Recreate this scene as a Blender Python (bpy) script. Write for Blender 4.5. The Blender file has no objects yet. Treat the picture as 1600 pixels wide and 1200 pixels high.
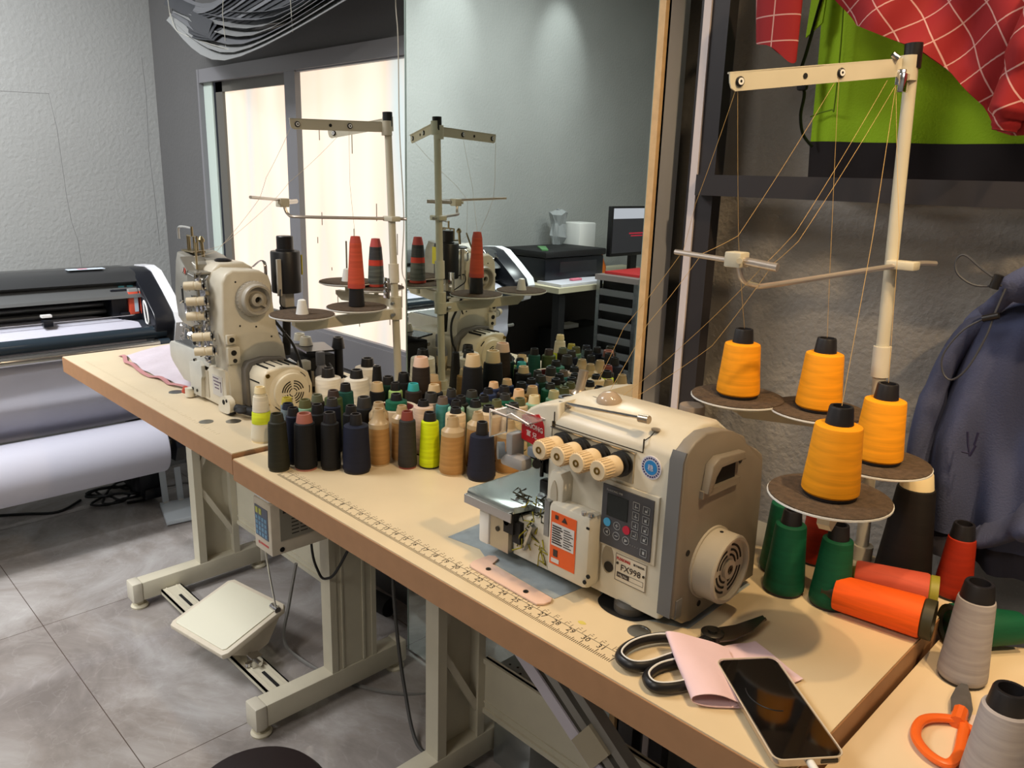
import bpy, bmesh, math, random
from mathutils import Vector, Matrix
from math import sin, cos, pi, radians, atan2, hypot, sqrt
random.seed(11)
scene = bpy.context.scene
COL = scene.collection

# ------------------------------------------------------------------ camera
cam_d = bpy.data.cameras.new('camera'); cam = bpy.data.objects.new('camera', cam_d); COL.objects.link(cam)
scene.camera = cam
RX = Vector((0.70138179, 0.71219028, 0.02913046)); RU = Vector((-0.20158931, 0.15899838, 0.9664788)); RF = Vector((-0.68368511, 0.68374302, -0.25508852))
RX.normalize(); RF = (RF - RX * RF.dot(RX)).normalized(); RU = RX.cross(RF)
rot = Matrix((RX, RU, -RF)).transposed()
cam.matrix_world = Matrix.Translation((1.4543, -0.6603, 1.3282)) @ rot.to_4x4()
cam_d.sensor_width = 36; cam_d.lens = 36 * 1228.8 / 1600; cam_d.clip_start = 0.02; cam_d.clip_end = 50

# ------------------------------------------------------------------ view and world
vs = scene.view_settings
vs.view_transform = 'Standard'; vs.look = 'None'; vs.gamma = 1; vs.use_curve_mapping = False
vs.exposure = 0.12
w = bpy.data.worlds.new('world'); scene.world = w; w.use_nodes = True
w.node_tree.nodes['Background'].inputs[0].default_value = (0.55, 0.6, 0.7, 1)
w.node_tree.nodes['Background'].inputs[1].default_value = 0.4

# ------------------------------------------------------------------ lights of the room and added fill
def area(name, loc, size, energy, color, target=None, sy=None):
    d = bpy.data.lights.new(name, 'AREA'); d.energy = energy; d.color = color
    d.shape = 'RECTANGLE'; d.size = size; d.size_y = sy or size
    o = bpy.data.objects.new(name, d); COL.objects.link(o); o.location = loc
    if target is not None:
        o.rotation_euler = (Vector(target) - Vector(loc)).to_track_quat('-Z', 'Y').to_euler()
    return o
def spot(name, loc, target, energy, color, angle, blend=.5, radius=.03):
    d = bpy.data.lights.new(name, 'SPOT'); d.energy = energy; d.color = color
    d.spot_size = radians(angle); d.spot_blend = blend; d.shadow_soft_size = radius
    o = bpy.data.objects.new(name, d); COL.objects.link(o); o.location = loc
    o.rotation_euler = (Vector(target) - Vector(loc)).to_track_quat('-Z', 'Y').to_euler()
    return o
area('ceiling_panel_or_fill', (-0.9, -1.0, 2.72), 1.0, 46, (0.97, 0.98, 1.0))
area('ceiling_panel_or_fill', (0.9, -2.2, 2.72), 0.8, 26, (1.0, 0.92, 0.82))  # added ceiling fill, no such panel is known
spot('track_or_fill_spot', (1.62, 0.10, 2.35), (0.75, 0.22, 0.8), 50, (1.0, 0.72, 0.41), 72, .6, .03)
spot('track_or_fill_spot', (1.27, 0.14, 2.45), (1.15, 0.2, 0.76), 26, (1.0, 0.72, 0.41), 60, .6, .03)
spot('track_or_fill_spot', (1.75, 0.50, 2.05), (-0.1, 0.0, 0.77), 14, (1.0, 0.76, 0.48), 40, .8, .03)
spot('track_or_fill_spot', (2.15, -0.12, 2.3), (1.36, 0.7, 1.12), 60, (1.0, 0.72, 0.42), 40, .6, .03)
spot('track_or_fill_spot', (-0.75, -0.95, 2.7), (-2.03, -0.15, 1.0), 150, (0.98, 0.985, 1.0), 80, .9, .05)  # added fill to brighten the left wall, not a known lamp
spot('track_or_fill_spot', (-0.55, -1.6, 2.7), (-2.03, -1.6, 1.2), 55, (0.96, 0.98, 1.0), 75, .9, .05)  # added to lift the stretch of wall that the mirror shows
spot('track_or_fill_spot', (-0.95, -2.3, 2.6), (-1.45, -0.05, 0.0), 110, (0.95, 0.98, 1.0), 50, .9, .05)  # added fill aimed at the floor near the paper roll
spot('track_or_fill_spot', (0.3, -2.5, 2.7), (-1.15, -0.25, 0.0), 120, (0.96, 0.98, 1.0), 42, .9, .05)  # second added fill for the floor on the left
spot('wall_spot', (-1.62, -1.12, 2.62), (-2.03, -1.14, 2.12), 20, (0.95, 0.98, 1.0), 46, .95, .03)
spot('wall_spot', (-1.62, -2.02, 2.62), (-2.03, -2.04, 2.08), 20, (0.95, 0.98, 1.0), 46, .95, .03)

# ------------------------------------------------------------------ materials
def s2l(v):
    v /= 255.0
    return v / 12.92 if v <= 0.04045 else ((v + 0.055) / 1.055) ** 2.4
def rgb(c):
    return (s2l(c[0]), s2l(c[1]), s2l(c[2]), 1)
MATS = {}
def mat(name, c, rough=.5, metal=0., var=0., vscale=30., bump=0., bscale=200., spec=.5, coat=0., wave=0., trans=0., ior=1.45, stripes=None):
    """principled material; var = colour mottling, bump = noise bump, wave = wound thread"""
    if name in MATS: return MATS[name]
    m = bpy.data.materials.new(name); m.use_nodes = True; nt = m.node_tree; p = nt.nodes['Principled BSDF']
    p.inputs['Base Color'].default_value = rgb(c); p.inputs['Roughness'].default_value = rough
    p.inputs['Metallic'].default_value = metal; p.inputs['Specular IOR Level'].default_value = spec
    p.inputs['Coat Weight'].default_value = coat; p.inputs['Coat Roughness'].default_value = .08
    p.inputs['Transmission Weight'].default_value = trans; p.inputs['IOR'].default_value = ior
    N = nt.nodes.new; Lk = nt.links.new
    tc = N('ShaderNodeTexCoord')
    hgt = None
    if var > 0:
        n = N('ShaderNodeTexNoise'); n.inputs['Scale'].default_value = vscale; n.inputs['Detail'].default_value = 5
        Lk(tc.outputs['Object'], n.inputs['Vector'])
        r = N('ShaderNodeMapRange'); r.inputs[1].default_value = .3; r.inputs[2].default_value = .7
        r.inputs[3].default_value = 1 - var; r.inputs[4].default_value = 1 + var * .6
        Lk(n.outputs['Fac'], r.inputs[0])
        mx = N('ShaderNodeVectorMath'); mx.operation = 'SCALE'; mx.inputs[0].default_value = rgb(c)[:3]
        Lk(r.outputs[0], mx.inputs['Scale']); Lk(mx.outputs[0], p.inputs['Base Color'])
    if wave > 0:
        mp = N('ShaderNodeMapping'); mp.inputs['Rotation'].default_value = (.12, .0, 0)
        Lk(tc.outputs['Object'], mp.inputs['Vector'])
        mp.inputs['Scale'].default_value = (11, 11, 120)
        wv = N('ShaderNodeTexNoise'); wv.inputs['Scale'].default_value = 1.0; wv.inputs['Detail'].default_value = 3; wv.inputs['Distortion'].default_value = .6
        Lk(mp.outputs[0], wv.inputs['Vector'])
        r = N('ShaderNodeMapRange'); r.inputs[1].default_value = .32; r.inputs[2].default_value = .62; r.inputs[3].default_value = 1 - wave*1.3; r.inputs[4].default_value = 1.05
        Lk(wv.outputs['Fac'], r.inputs[0])
        mx = N('ShaderNodeVectorMath'); mx.operation = 'SCALE'; mx.inputs[0].default_value = rgb(c)[:3]
        Lk(r.outputs[0], mx.inputs['Scale']); Lk(mx.outputs[0], p.inputs['Base Color'])
        wf = N('ShaderNodeTexWave'); wf.bands_direction = 'Z'; wf.inputs['Scale'].default_value = 420; wf.inputs['Distortion'].default_value = 1.5
        Lk(tc.outputs['Object'], wf.inputs['Vector'])
        hgt = wf.outputs['Fac']; bump = .18; bd = .0003
    if bump > 0:
        b = N('ShaderNodeBump'); b.inputs['Strength'].default_value = bump
        if hgt is None:
            n2 = N('ShaderNodeTexNoise'); n2.inputs['Scale'].default_value = bscale; n2.inputs['Detail'].default_value = 3
            Lk(tc.outputs['Object'], n2.inputs['Vector']); hgt = n2.outputs['Fac']; bd = .004
        b.inputs['Distance'].default_value = bd
        Lk(hgt, b.inputs['Height']); Lk(b.outputs[0], p.inputs['Normal'])
    MATS[name] = m
    return m

def emis(name, c, strength, var=0):
    if name in MATS: return MATS[name]
    m = bpy.data.materials.new(name); m.use_nodes = True; p = m.node_tree.nodes['Principled BSDF']
    p.inputs['Base Color'].default_value = (.02, .02, .02, 1)
    p.inputs['Emission Color'].default_value = rgb(c); p.inputs['Emission Strength'].default_value = strength
    MATS[name] = m
    return m

# ------------------------------------------------------------------ mesh builder
class MB:
    def __init__(s): s.bm = bmesh.new()
    def _xf(s, vs, M):
        if M is not None:
            for v in vs: v.co = M @ v.co
        return vs
    def box(s, a, b, M=None, bev=0., seg=2):
        x0, y0, z0 = a; x1, y1, z1 = b
        c = [(x0,y0,z0),(x1,y0,z0),(x1,y1,z0),(x0,y1,z0),(x0,y0,z1),(x1,y0,z1),(x1,y1,z1),(x0,y1,z1)]
        v = [s.bm.verts.new(p) for p in c]
        f = [s.bm.faces.new([v[i] for i in q]) for q in ((0,3,2,1),(4,5,6,7),(0,1,5,4),(1,2,6,5),(2,3,7,6),(3,0,4,7))]
        if bev > 0:
            e = list({e for ff in f for e in ff.edges})
            r = bmesh.ops.bevel(s.bm, geom=e, offset=bev, segments=seg, affect='EDGES', profile=.5)
            vv = list({q for ff in r['faces'] for q in ff.verts} | {q for q in v if q.is_valid})
            fs = set(r['faces'])
            for q in list(vv):
                for ff in q.link_faces: fs.add(ff)
            v = list({q for ff in fs for q in ff.verts})
        s._xf(v, M); return s
    def prism(s, pts, a, b, axis='z', M=None, bev=0.):
        """polygon pts extruded from a to b along axis; pts are the two other coords in order xyz"""
        def mk(p, t):
            if axis == 'z': return (p[0], p[1], t)
            if axis == 'y': return (p[0], t, p[1])
            return (t, p[0], p[1])
        v0 = [s.bm.verts.new(mk(p, a)) for p in pts]; v1 = [s.bm.verts.new(mk(p, b)) for p in pts]
        n = len(pts); fs = []
        fs.append(s.bm.faces.new(v0[::-1])); fs.append(s.bm.faces.new(v1))
        for i in range(n): fs.append(s.bm.faces.new((v0[i], v0[(i+1) % n], v1[(i+1) % n], v1[i])))
        vs = v0 + v1
        if bev > 0:
            e = list({e for ff in fs[:2] for e in ff.edges})
            r = bmesh.ops.bevel(s.bm, geom=e, offset=bev, segments=2, affect='EDGES', profile=.5)
            st = {q for q in vs if q.is_valid} | {q for ff in r['faces'] for q in ff.verts}
            for q in list(st):
                for ff in q.link_faces: st |= set(ff.verts)
            vs = list(st)
        s._xf(vs, M); return s
    def lathe(s, prof, n=24, M=None, cap=True):
        """prof [(r,z)] around local z"""
        rings = []
        for r, z in prof:
            if r < 1e-6: rings.append([s.bm.verts.new((0, 0, z))])
            else: rings.append([s.bm.verts.new((r*cos(2*pi*i/n), r*sin(2*pi*i/n), z)) for i in range(n)])
        for A, B in zip(rings, rings[1:]):
            for i in range(n):
                j = (i+1) % n
                if len(A) == 1 and len(B) == 1: continue
                if len(A) == 1: s.bm.faces.new((A[0], B[j], B[i]))
                elif len(B) == 1: s.bm.faces.new((A[i], A[j], B[0]))
                else: s.bm.faces.new((A[i], A[j], B[j], B[i]))
        if cap:
            if len(rings[0]) > 1: s.bm.faces.new(rings[0][::-1])
            if len(rings[-1]) > 1: s.bm.faces.new(rings[-1])
        s._xf([v for r in rings for v in r], M); return s
    def cyl(s, p0, p1, r, r2=None, n=16):
        p0 = Vector(p0); p1 = Vector(p1); d = p1 - p0
        M = Matrix.Translation(p0) @ d.to_track_quat('Z', 'Y').to_matrix().to_4x4()
        return s.lathe([(r, 0), (r if r2 is None else r2, d.length)], n, M)
    def tube(s, pts, r, n=8, closed=False, flat=None):
        pts = [Vector(p) for p in pts]; m = len(pts); rings = []
        up = None
        for i, p in enumerate(pts):
            if closed: t = pts[(i+1) % m] - pts[i-1]
            else: t = pts[min(i+1, m-1)] - pts[max(i-1, 0)]
            t.normalize()
            if up is None:
                up = Vector((0, 0, 1)) if abs(t.z) < .9 else Vector((1, 0, 0))
            b = t.cross(up); 
            if b.length < 1e-5: b = t.cross(Vector((1, .2, 0)))
            b.normalize(); u = b.cross(t).normalized(); up = u
            rr = r[i] if isinstance(r, (list, tuple)) else r
            fl = flat or 1.
            rings.append([s.bm.verts.new(p + b*rr*cos(2*pi*k/n) + u*rr*fl*sin(2*pi*k/n)) for k in range(n)])
        R = range(m) if closed else range(m-1)
        for i in R:
            A = rings[i]; B = rings[(i+1) % m]
            for k in range(n): s.bm.faces.new((A[k], A[(k+1) % n], B[(k+1) % n], B[k]))
        if not closed:
            s.bm.faces.new(rings[0][::-1]); s.bm.faces.new(rings[-1])
        return s
    def grid(s, f, nu, nv, thick=0.):
        """surface f(u,v)->point, u,v in 0..1; thick makes it a closed slab"""
        P = [[Vector(f(i/nu, j/nv)) for j in range(nv+1)] for i in range(nu+1)]
        V = [[s.bm.verts.new(p) for p in r] for r in P]
        for i in range(nu):
            for j in range(nv): s.bm.faces.new((V[i][j], V[i+1][j], V[i+1][j+1], V[i][j+1]))
        if thick:
            W = []
            for i in range(nu+1):
                row = []
                for j in range(nv+1):
                    a = P[min(i+1, nu)][j] - P[max(i-1, 0)][j]; b = P[i][min(j+1, nv)] - P[i][max(j-1, 0)]
                    n = a.cross(b)
                    n = n.normalized() if n.length > 1e-12 else Vector((0, 0, 1))
                    row.append(s.bm.verts.new(P[i][j] - n*thick))
                W.append(row)
            for i in range(nu):
                for j in range(nv): s.bm.faces.new((W[i][j], W[i][j+1], W[i+1][j+1], W[i+1][j]))
            for i in range(nu):
                s.bm.faces.new((V[i][0], W[i][0], W[i+1][0], V[i+1][0])); s.bm.faces.new((V[i][nv], V[i+1][nv], W[i+1][nv], W[i][nv]))
            for j in range(nv):
                s.bm.faces.new((V[0][j], V[0][j+1], W[0][j+1], W[0][j])); s.bm.faces.new((V[nu][j], W[nu][j], W[nu][j+1], V[nu][j+1]))
        return s
    def poly(s, pts):
        s.bm.faces.new([s.bm.verts.new(p) for p in pts]); return s

def loc_of(o):
    v = Vector((0, 0, 0))
    while o is not None: v = v + o.location; o = o.parent
    return v
SPLIT = {'end_cap', 'levelling_foot', 'side_flange', 'slot', 'eyelet_rim', 'eyelet', 'spare_hole', 'rubber_mount', 'side_block', 'side_screw', 'plate_screw', 'door_screw', 'door_hole', 'disc_riser',
         'ladder_cord', 'plug_disc', 'hinge_bolt', 'cover_screw', 'screw_recess', 'plate_rivet', 'lug_hole', 'pale_cap', 'chrome_fitting', 'brass_spring', 'motor_screw', 'teal_ink_cap', 'dark_cap', 'clamp_body',
         'arm_clamp', 'oil_sight_glass', 'mount_lug', 'screw_hole', 'side_bracket', 'connector', 'hose_bracket', 'air_hose', 'filter_head', 'lamp_button', 'guard_bracket', 'rod_holder', 'cord_stopper', 'key', 'red_text', 'black_tube', 'needle_bars', 'valve_body', 'drive_linkage', 'looper_linkage', 'take_up_lever', 'post', 'drawcord'}
def islands(bm):
    seen = set(); out = []
    for v in bm.verts:
        if v in seen: continue
        st = [v]; comp = []; seen.add(v)
        while st:
            a = st.pop(); comp.append(a)
            for e in a.link_edges:
                b = e.other_vert(a)
                if b not in seen: seen.add(b); st.append(b)
        out.append(comp)
    box = [[[min(v.co[i] for v in c)-.0006 for i in range(3)], [max(v.co[i] for v in c)+.0006 for i in range(3)], c] for c in out]
    ch = True
    while ch:
        ch = False
        for i in range(len(box)):
            for j in range(i+1, len(box)):
                A, B = box[i], box[j]
                if all(A[0][k] <= B[1][k] and B[0][k] <= A[1][k] for k in range(3)):
                    box[i] = [[min(A[0][k], B[0][k]) for k in range(3)], [max(A[1][k], B[1][k]) for k in range(3)], A[2]+B[2]]
                    del box[j]; ch = True; break
            if ch: break
    return [b[2] for b in box]
def obj(name, mb, m, parent=None, smooth=True, angle=35, origin='base'):
    bm = mb.bm if isinstance(mb, MB) else mb
    if name in SPLIT and parent is not None:
        bm.verts.index_update(); isl = islands(bm)
        if len(isl) > 1:
            bm.verts.index_update(); sets = [{v.index for v in c} for c in isl]; first = None
            for s_ in sets:
                b2 = bm.copy(); b2.verts.ensure_lookup_table()
                bmesh.ops.delete(b2, geom=[v for v in b2.verts if v.index not in s_], context='VERTS')
                o = obj_(name, b2, m, parent, smooth, angle)
                first = first or o
            bm.free(); return first
    return obj_(name, bm, m, parent, smooth, angle)
def obj_(name, bm, m, parent=None, smooth=True, angle=35):
    bmesh.ops.recalc_face_normals(bm, faces=bm.faces)
    me = bpy.data.meshes.new(name)
    if parent is not None: off = loc_of(parent)
    else:
        xs = [v.co.x for v in bm.verts]; ys = [v.co.y for v in bm.verts]; zs = [v.co.z for v in bm.verts]
        off = Vector(((min(xs)+max(xs))/2, (min(ys)+max(ys))/2, min(zs)))
    bmesh.ops.translate(bm, verts=bm.verts, vec=-off)
    bm.to_mesh(me); bm.free()
    me.materials.append(m)
    if smooth:
        me.shade_smooth()
        me.set_sharp_from_angle(angle=radians(angle))
    o = bpy.data.objects.new(name, me); COL.objects.link(o)
    if parent is not None: o.parent = parent
    else: o.location = off
    return o
def thing(name, label, cat, loc, group=None):
    o = bpy.data.objects.new(name, None); COL.objects.link(o); o.location = loc; o.empty_display_size = .03
    o['label'] = label; o['category'] = cat
    if group: o['group'] = group
    return o
def tag(o, label, cat, group=None, kind=None):
    o['label'] = label; o['category'] = cat
    if group: o['group'] = group
    if kind: o['kind'] = kind
    return o
def struct(name, mb, m, **k):
    o = obj(name, mb, m, **k)
    o['kind'] = 'structure'
    return o

def smoothpath(pts, n=6):
    """Catmull-Rom"""
    P = [Vector(p) for p in pts]; out = []
    for i in range(len(P)-1):
        p0 = P[max(i-1, 0)]; p1 = P[i]; p2 = P[i+1]; p3 = P[min(i+2, len(P)-1)]
        for k in range(n):
            t = k/n
            out.append(.5*((2*p1) + (p2-p0)*t + (2*p0-5*p1+4*p2-p3)*t*t + (3*p1-p0-3*p2+p3)*t*t*t))
    out.append(P[-1]); return out
def smoothloop(pts, n=5):
    P = [Vector(p) for p in pts]; m = len(P); out = []
    for i in range(m):
        p0 = P[i-1]; p1 = P[i]; p2 = P[(i+1) % m]; p3 = P[(i+2) % m]
        for k in range(n):
            t = k/n
            out.append(.5*((2*p1) + (p2-p0)*t + (2*p0-5*p1+4*p2-p3)*t*t + (3*p1-p0-3*p2+p3)*t*t*t))
    return out

def text_mb(txt, size, origin, xdir, ydir, mb=None, depth=.0003, bold=0., align='LEFT', xs=1.):
    """letters as thin solids; origin = baseline start, xdir reading direction, ydir up of the letters"""
    cu = bpy.data.curves.new('t', 'FONT'); cu.body = txt; cu.size = size; cu.extrude = depth/2; cu.offset = bold
    cu.resolution_u = 2; cu.align_x = align
    t = bpy.data.objects.new('t', cu); COL.objects.link(t)
    bpy.context.view_layer.update()
    me = bpy.data.meshes.new_from_object(t.evaluated_get(bpy.context.evaluated_depsgraph_get()))
    mb = mb or MB()
    X = Vector(xdir).normalized(); Y = Vector(ydir).normalized(); Z = X.cross(Y).normalized()
    o = Vector(origin)
    vs = [mb.bm.verts.new(o + X*v.co.x*xs + Y*v.co.y + Z*v.co.z) for v in me.vertices]
    for p in me.polygons:
        try: mb.bm.faces.new([vs[i] for i in p.vertices])
        except ValueError: pass
    bpy.data.objects.remove(t); bpy.data.meshes.remove(me); bpy.data.curves.remove(cu)
    return mb

# shared materials
M_IVORY = mat('ivory_paint', (205, 198, 180), .35, var=.06, vscale=25)
M_IVORY2 = mat('aged_ivory_plastic', (214, 203, 182), .4, var=.05, vscale=40)
M_STAND = mat('beige_steel_paint', (196, 189, 168), .38, var=.04, vscale=20)
M_ROD = mat('bright_plated_rod', (206, 196, 186), .28, .75)
M_CHROME = mat('chrome', (205, 203, 200), .14, 1.)
M_STEEL = mat('brushed_steel', (170, 172, 172), .3, 1., var=.15, vscale=60)
M_DARKSTEEL = mat('oily_dark_steel', (60, 58, 55), .35, .8)
M_BLACK = mat('black_plastic', (24, 23, 24), .38)
M_BLACKM = mat('black_matte', (22, 22, 23), .7)
M_RUBBER = mat('black_rubber', (18, 18, 18), .6)
M_SHADOW = mat('recess_shade', (14, 13, 12), .8)  # flat near-black standing in for the shade inside holes and slots
M_WHITEP = mat('white_plastic', (225, 225, 222), .35)
M_FELT = mat('brown_felt', (84, 68, 52), .95, var=.35, vscale=120, bump=.6, bscale=400)
# ================================================================== SETTING
WX, WY = -2.03, 0.70
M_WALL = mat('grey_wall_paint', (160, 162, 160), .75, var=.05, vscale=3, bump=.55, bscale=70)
M_WALLB = mat('backlit_grey_wall_paint', (98, 98, 98), .8, var=.04, vscale=4, bump=.35, bscale=70)  # backlit shade of the window wall put into a darker paint
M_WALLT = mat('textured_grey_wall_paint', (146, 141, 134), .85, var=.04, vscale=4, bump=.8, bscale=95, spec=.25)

def floor_mat():
    m = bpy.data.materials.new('polished_grey_marble_tiles'); m.use_nodes = True; nt = m.node_tree; p = nt.nodes['Principled BSDF']
    N = nt.nodes.new; Lk = nt.links.new
    geo = N('ShaderNodeNewGeometry')
    n1 = N('ShaderNodeTexNoise'); n1.inputs['Scale'].default_value = 2.2; n1.inputs['Detail'].default_value = 9; n1.inputs['Roughness'].default_value = .62; n1.inputs['Distortion'].default_value = 1.2
    Lk(geo.outputs['Position'], n1.inputs['Vector'])
    r1 = N('ShaderNodeValToRGB'); e = r1.color_ramp.elements
    e[0].position = .34; e[0].color = rgb((126, 119, 114)); e[1].position = .64; e[1].color = rgb((174, 170, 167))
    q = e.new(.47); q.color = rgb((148, 141, 136)); q = e.new(.78); q.color = rgb((212, 210, 208))
    Lk(n1.outputs['Fac'], r1.inputs[0])
    n2 = N('ShaderNodeTexNoise'); n2.inputs['Scale'].default_value = 5; n2.inputs['Detail'].default_value = 8; n2.inputs['Distortion'].default_value = 2.4
    Lk(geo.outputs['Position'], n2.inputs['Vector'])
    a = N('ShaderNodeMath'); a.operation = 'SUBTRACT'; a.inputs[1].default_value = .5; Lk(n2.outputs['Fac'], a.inputs[0])
    b = N('ShaderNodeMath'); b.operation = 'ABSOLUTE'; Lk(a.outputs[0], b.inputs[0])
    v = N('ShaderNodeMapRange'); v.inputs[1].default_value = 0; v.inputs[2].default_value = .02; v.inputs[3].default_value = .10; v.inputs[4].default_value = 0
    Lk(b.outputs[0], v.inputs[0])
    mx = N('ShaderNodeMix'); mx.data_type = 'RGBA'; mx.inputs[7].default_value = rgb((206, 204, 200))
    Lk(v.outputs[0], mx.inputs[0]); Lk(r1.outputs[0], mx.inputs[6])
    # grout lines of the 60 cm tiles
    sep = N('ShaderNodeSeparateXYZ'); Lk(geo.outputs['Position'], sep.inputs[0])
    lines = []
    for ax, off in (('X', .97), ('Y', .17)):
        ad = N('ShaderNodeMath'); ad.operation = 'ADD'; ad.inputs[1].default_value = off + 12.4; Lk(sep.outputs[ax], ad.inputs[0])
        md = N('ShaderNodeMath'); md.operation = 'MODULO'; md.inputs[1].default_value = .8; Lk(ad.outputs[0], md.inputs[0])
        sb = N('ShaderNodeMath'); sb.operation = 'SUBTRACT'; sb.inputs[1].default_value = .4; Lk(md.outputs[0], sb.inputs[0])
        ab = N('ShaderNodeMath'); ab.operation = 'ABSOLUTE'; Lk(sb.outputs[0], ab.inputs[0])
        lt = N('ShaderNodeMath'); lt.operation = 'LESS_THAN'; lt.inputs[1].default_value = .0011; Lk(ab.outputs[0], lt.inputs[0])
        lines.append(lt)
    mxm = N('ShaderNodeMath'); mxm.operation = 'MAXIMUM'; Lk(lines[0].outputs[0], mxm.inputs[0]); Lk(lines[1].outputs[0], mxm.inputs[1])
    m2 = N('ShaderNodeMix'); m2.data_type = 'RGBA'; m2.inputs[7].default_value = rgb((84, 72, 64))
    Lk(mxm.outputs[0], m2.inputs[0]); Lk(mx.outputs[2], m2.inputs[6]); Lk(m2.outputs[2], p.inputs['Base Color'])
    p.inputs['Roughness'].default_value = .07; p.inputs['Specular IOR Level'].default_value = .62
    return m
struct('floor', MB().box((WX-.1, -3.6, -.08), (3.1, WY+.1, 0)), floor_mat(), smooth=False)
struct('ceiling', MB().box((WX-.1, -3.6, 2.8), (3.1, WY+.1, 2.9)), mat('white_ceiling_paint', (200, 200, 198), .8), smooth=False)
# window wall with its opening
X0, X1, Z0, Z1 = -1.592, -0.10, 0.72, 1.665
wb = MB()
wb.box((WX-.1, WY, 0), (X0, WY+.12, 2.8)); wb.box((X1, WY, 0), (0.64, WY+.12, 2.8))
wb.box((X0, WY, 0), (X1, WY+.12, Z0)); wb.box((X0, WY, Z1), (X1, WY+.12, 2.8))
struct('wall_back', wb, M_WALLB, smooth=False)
struct('wall_right', MB().box((0.64, WY, 0), (3.1, WY+.12, 2.8)), M_WALLT, smooth=False)
struct('wall_left', MB().box((WX-.12, -3.6, 0), (WX, WY, 2.8)), M_WALL, smooth=False)
struct('wall_front', MB().box((WX, -3.72, 0), (3.1, -3.6, 2.8)), M_WALL, smooth=False)
struct('wall_side', MB().box((3.1, -3.72, 0), (3.22, WY+.12, 2.8)), M_WALL, smooth=False)
# hairline crack on the left wall
cr = MB()
M_CRACK = mat('wall_crack', (120, 120, 120), .9)
for pts in ([(-.35, 1.57), (0.14, 1.575), (0.30, 1.58), (0.315, 1.45), (0.318, 1.339), (0.322, 1.2), (0.33, 1.1), (0.345, 1.03), (.35, .9)], [(.655, 1.75), (.66, 1.6), (.652, 1.4), (.66, 1.2), (.664, 1.0)]):
    cr.tube([(WX, y, z) for y, z in pts], .0008, 5)
struct('trim_1', cr, M_CRACK)

# window: outer frame, sliding sashes, frosted panes
M_ALU = mat('grey_window_frame', (126, 126, 130), .45)
M_JAMB = mat('pale_window_jamb', (196, 210, 202), .5)
M_SASH = mat('dark_grey_window_sash', (98, 96, 90), .5)
win = MB()
win.box((X0, WY-.012, Z1-.035), (X1, WY+.07, Z1+.012)); win.box((X0, WY-.012, Z0), (X1, WY+.07, .815)); win.box((X0-.008, WY-.014, Z0), (X0+.006, WY+.07, Z1+.012))
wroot = struct('window_1', win, M_ALU, smooth=False)
obj('window_jamb', MB().box((X0+.006, WY+.004, .815), (X0+.075, WY+.01, Z1-.035)), M_JAMB, wroot, smooth=False)
sm = MB(); sm.box((-1.505, WY+.012, .815), (-1.45, WY+.04, 1.63)); sm.box((-1.505, WY+.012, 1.595), (-.96, WY+.04, 1.63)); sm.box((-1.505, WY+.012, .815), (-.96, WY+.04, .84))
sm.box((X0+.075, WY+.03, .815), (-1.505, WY+.05, 1.63))
obj('window_sash', sm, M_SASH, wroot, smooth=False)
sm = MB(); sm.box((-.968, WY-.008, .8), (-.902, WY+.03, 1.645)); sm.box((-.902, WY-.004, 1.625), (X1, WY+.03, 1.645)); sm.box((-.902, WY-.004, .8), (X1, WY+.03, .825))
obj('window_sash', sm, M_ALU, wroot, smooth=False)
def pane_mat():
    m = bpy.data.materials.new('frosted_daylit_glass'); m.use_nodes = True; nt = m.node_tree; p = nt.nodes['Principled BSDF']
    N = nt.nodes.new; Lk = nt.links.new
    geo = N('ShaderNodeNewGeometry'); mp = N('ShaderNodeMapping'); mp.inputs['Scale'].default_value = (3.2, 1, .35)
    Lk(geo.outputs['Position'], mp.inputs[0])
    n = N('ShaderNodeTexNoise'); n.inputs['Scale'].default_value = 1.6; n.inputs['Detail'].default_value = 2; Lk(mp.outputs[0], n.inputs['Vector'])
    r = N('ShaderNodeValToRGB'); e = r.color_ramp.elements
    e[0].position = .3; e[0].color = rgb((190, 216, 220)); e[1].position = .64; e[1].color = rgb((255, 248, 224)); q = e.new(.45); q.color = rgb((255, 226, 200))
    Lk(n.outputs['Fac'], r.inputs[0]); Lk(r.outputs[0], p.inputs['Emission Color'])
    p.inputs['Emission Strength'].default_value = .93; p.inputs['Roughness'].default_value = .4
    p.inputs['Base Color'].default_value = (.2, .2, .2, 1)
    return m
PM = pane_mat()
obj('window_pane', MB().box((-1.45, WY+.022, .84), (-.96, WY+.028, 1.595)), PM, wroot, smooth=False)
obj('window_pane', MB().box((-.902, WY+.012, .825), (X1, WY+.018, 1.625)), PM, wroot, smooth=False)
# dried drips on the right pane
dr = MB()
for x, z0, z1 in ((-.62, 1.38, 1.47), (-.62, 1.0, 1.16), (-.50, 1.19, 1.24), (-.80, 1.16, 1.2), (-.83, 1.10, 1.12), (-.52, 1.05, 1.08), (-.72, .90, .95), (-.60, .86, .90), (-.47, .93, .97), (-.44, .89, .92), (-.80, 1.42, 1.47), (-.55, .95, .99), (-.75, 1.02, 1.03), (-.40, 1.1, 1.16), (-.38, .95, 1.02)):
    dr.box((x, WY+.0105, z0), (x+.0022, WY+.012, z1))
obj('drip_marks', dr, mat('dried_drips', (120, 110, 90), .8), wroot, smooth=False)

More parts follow.
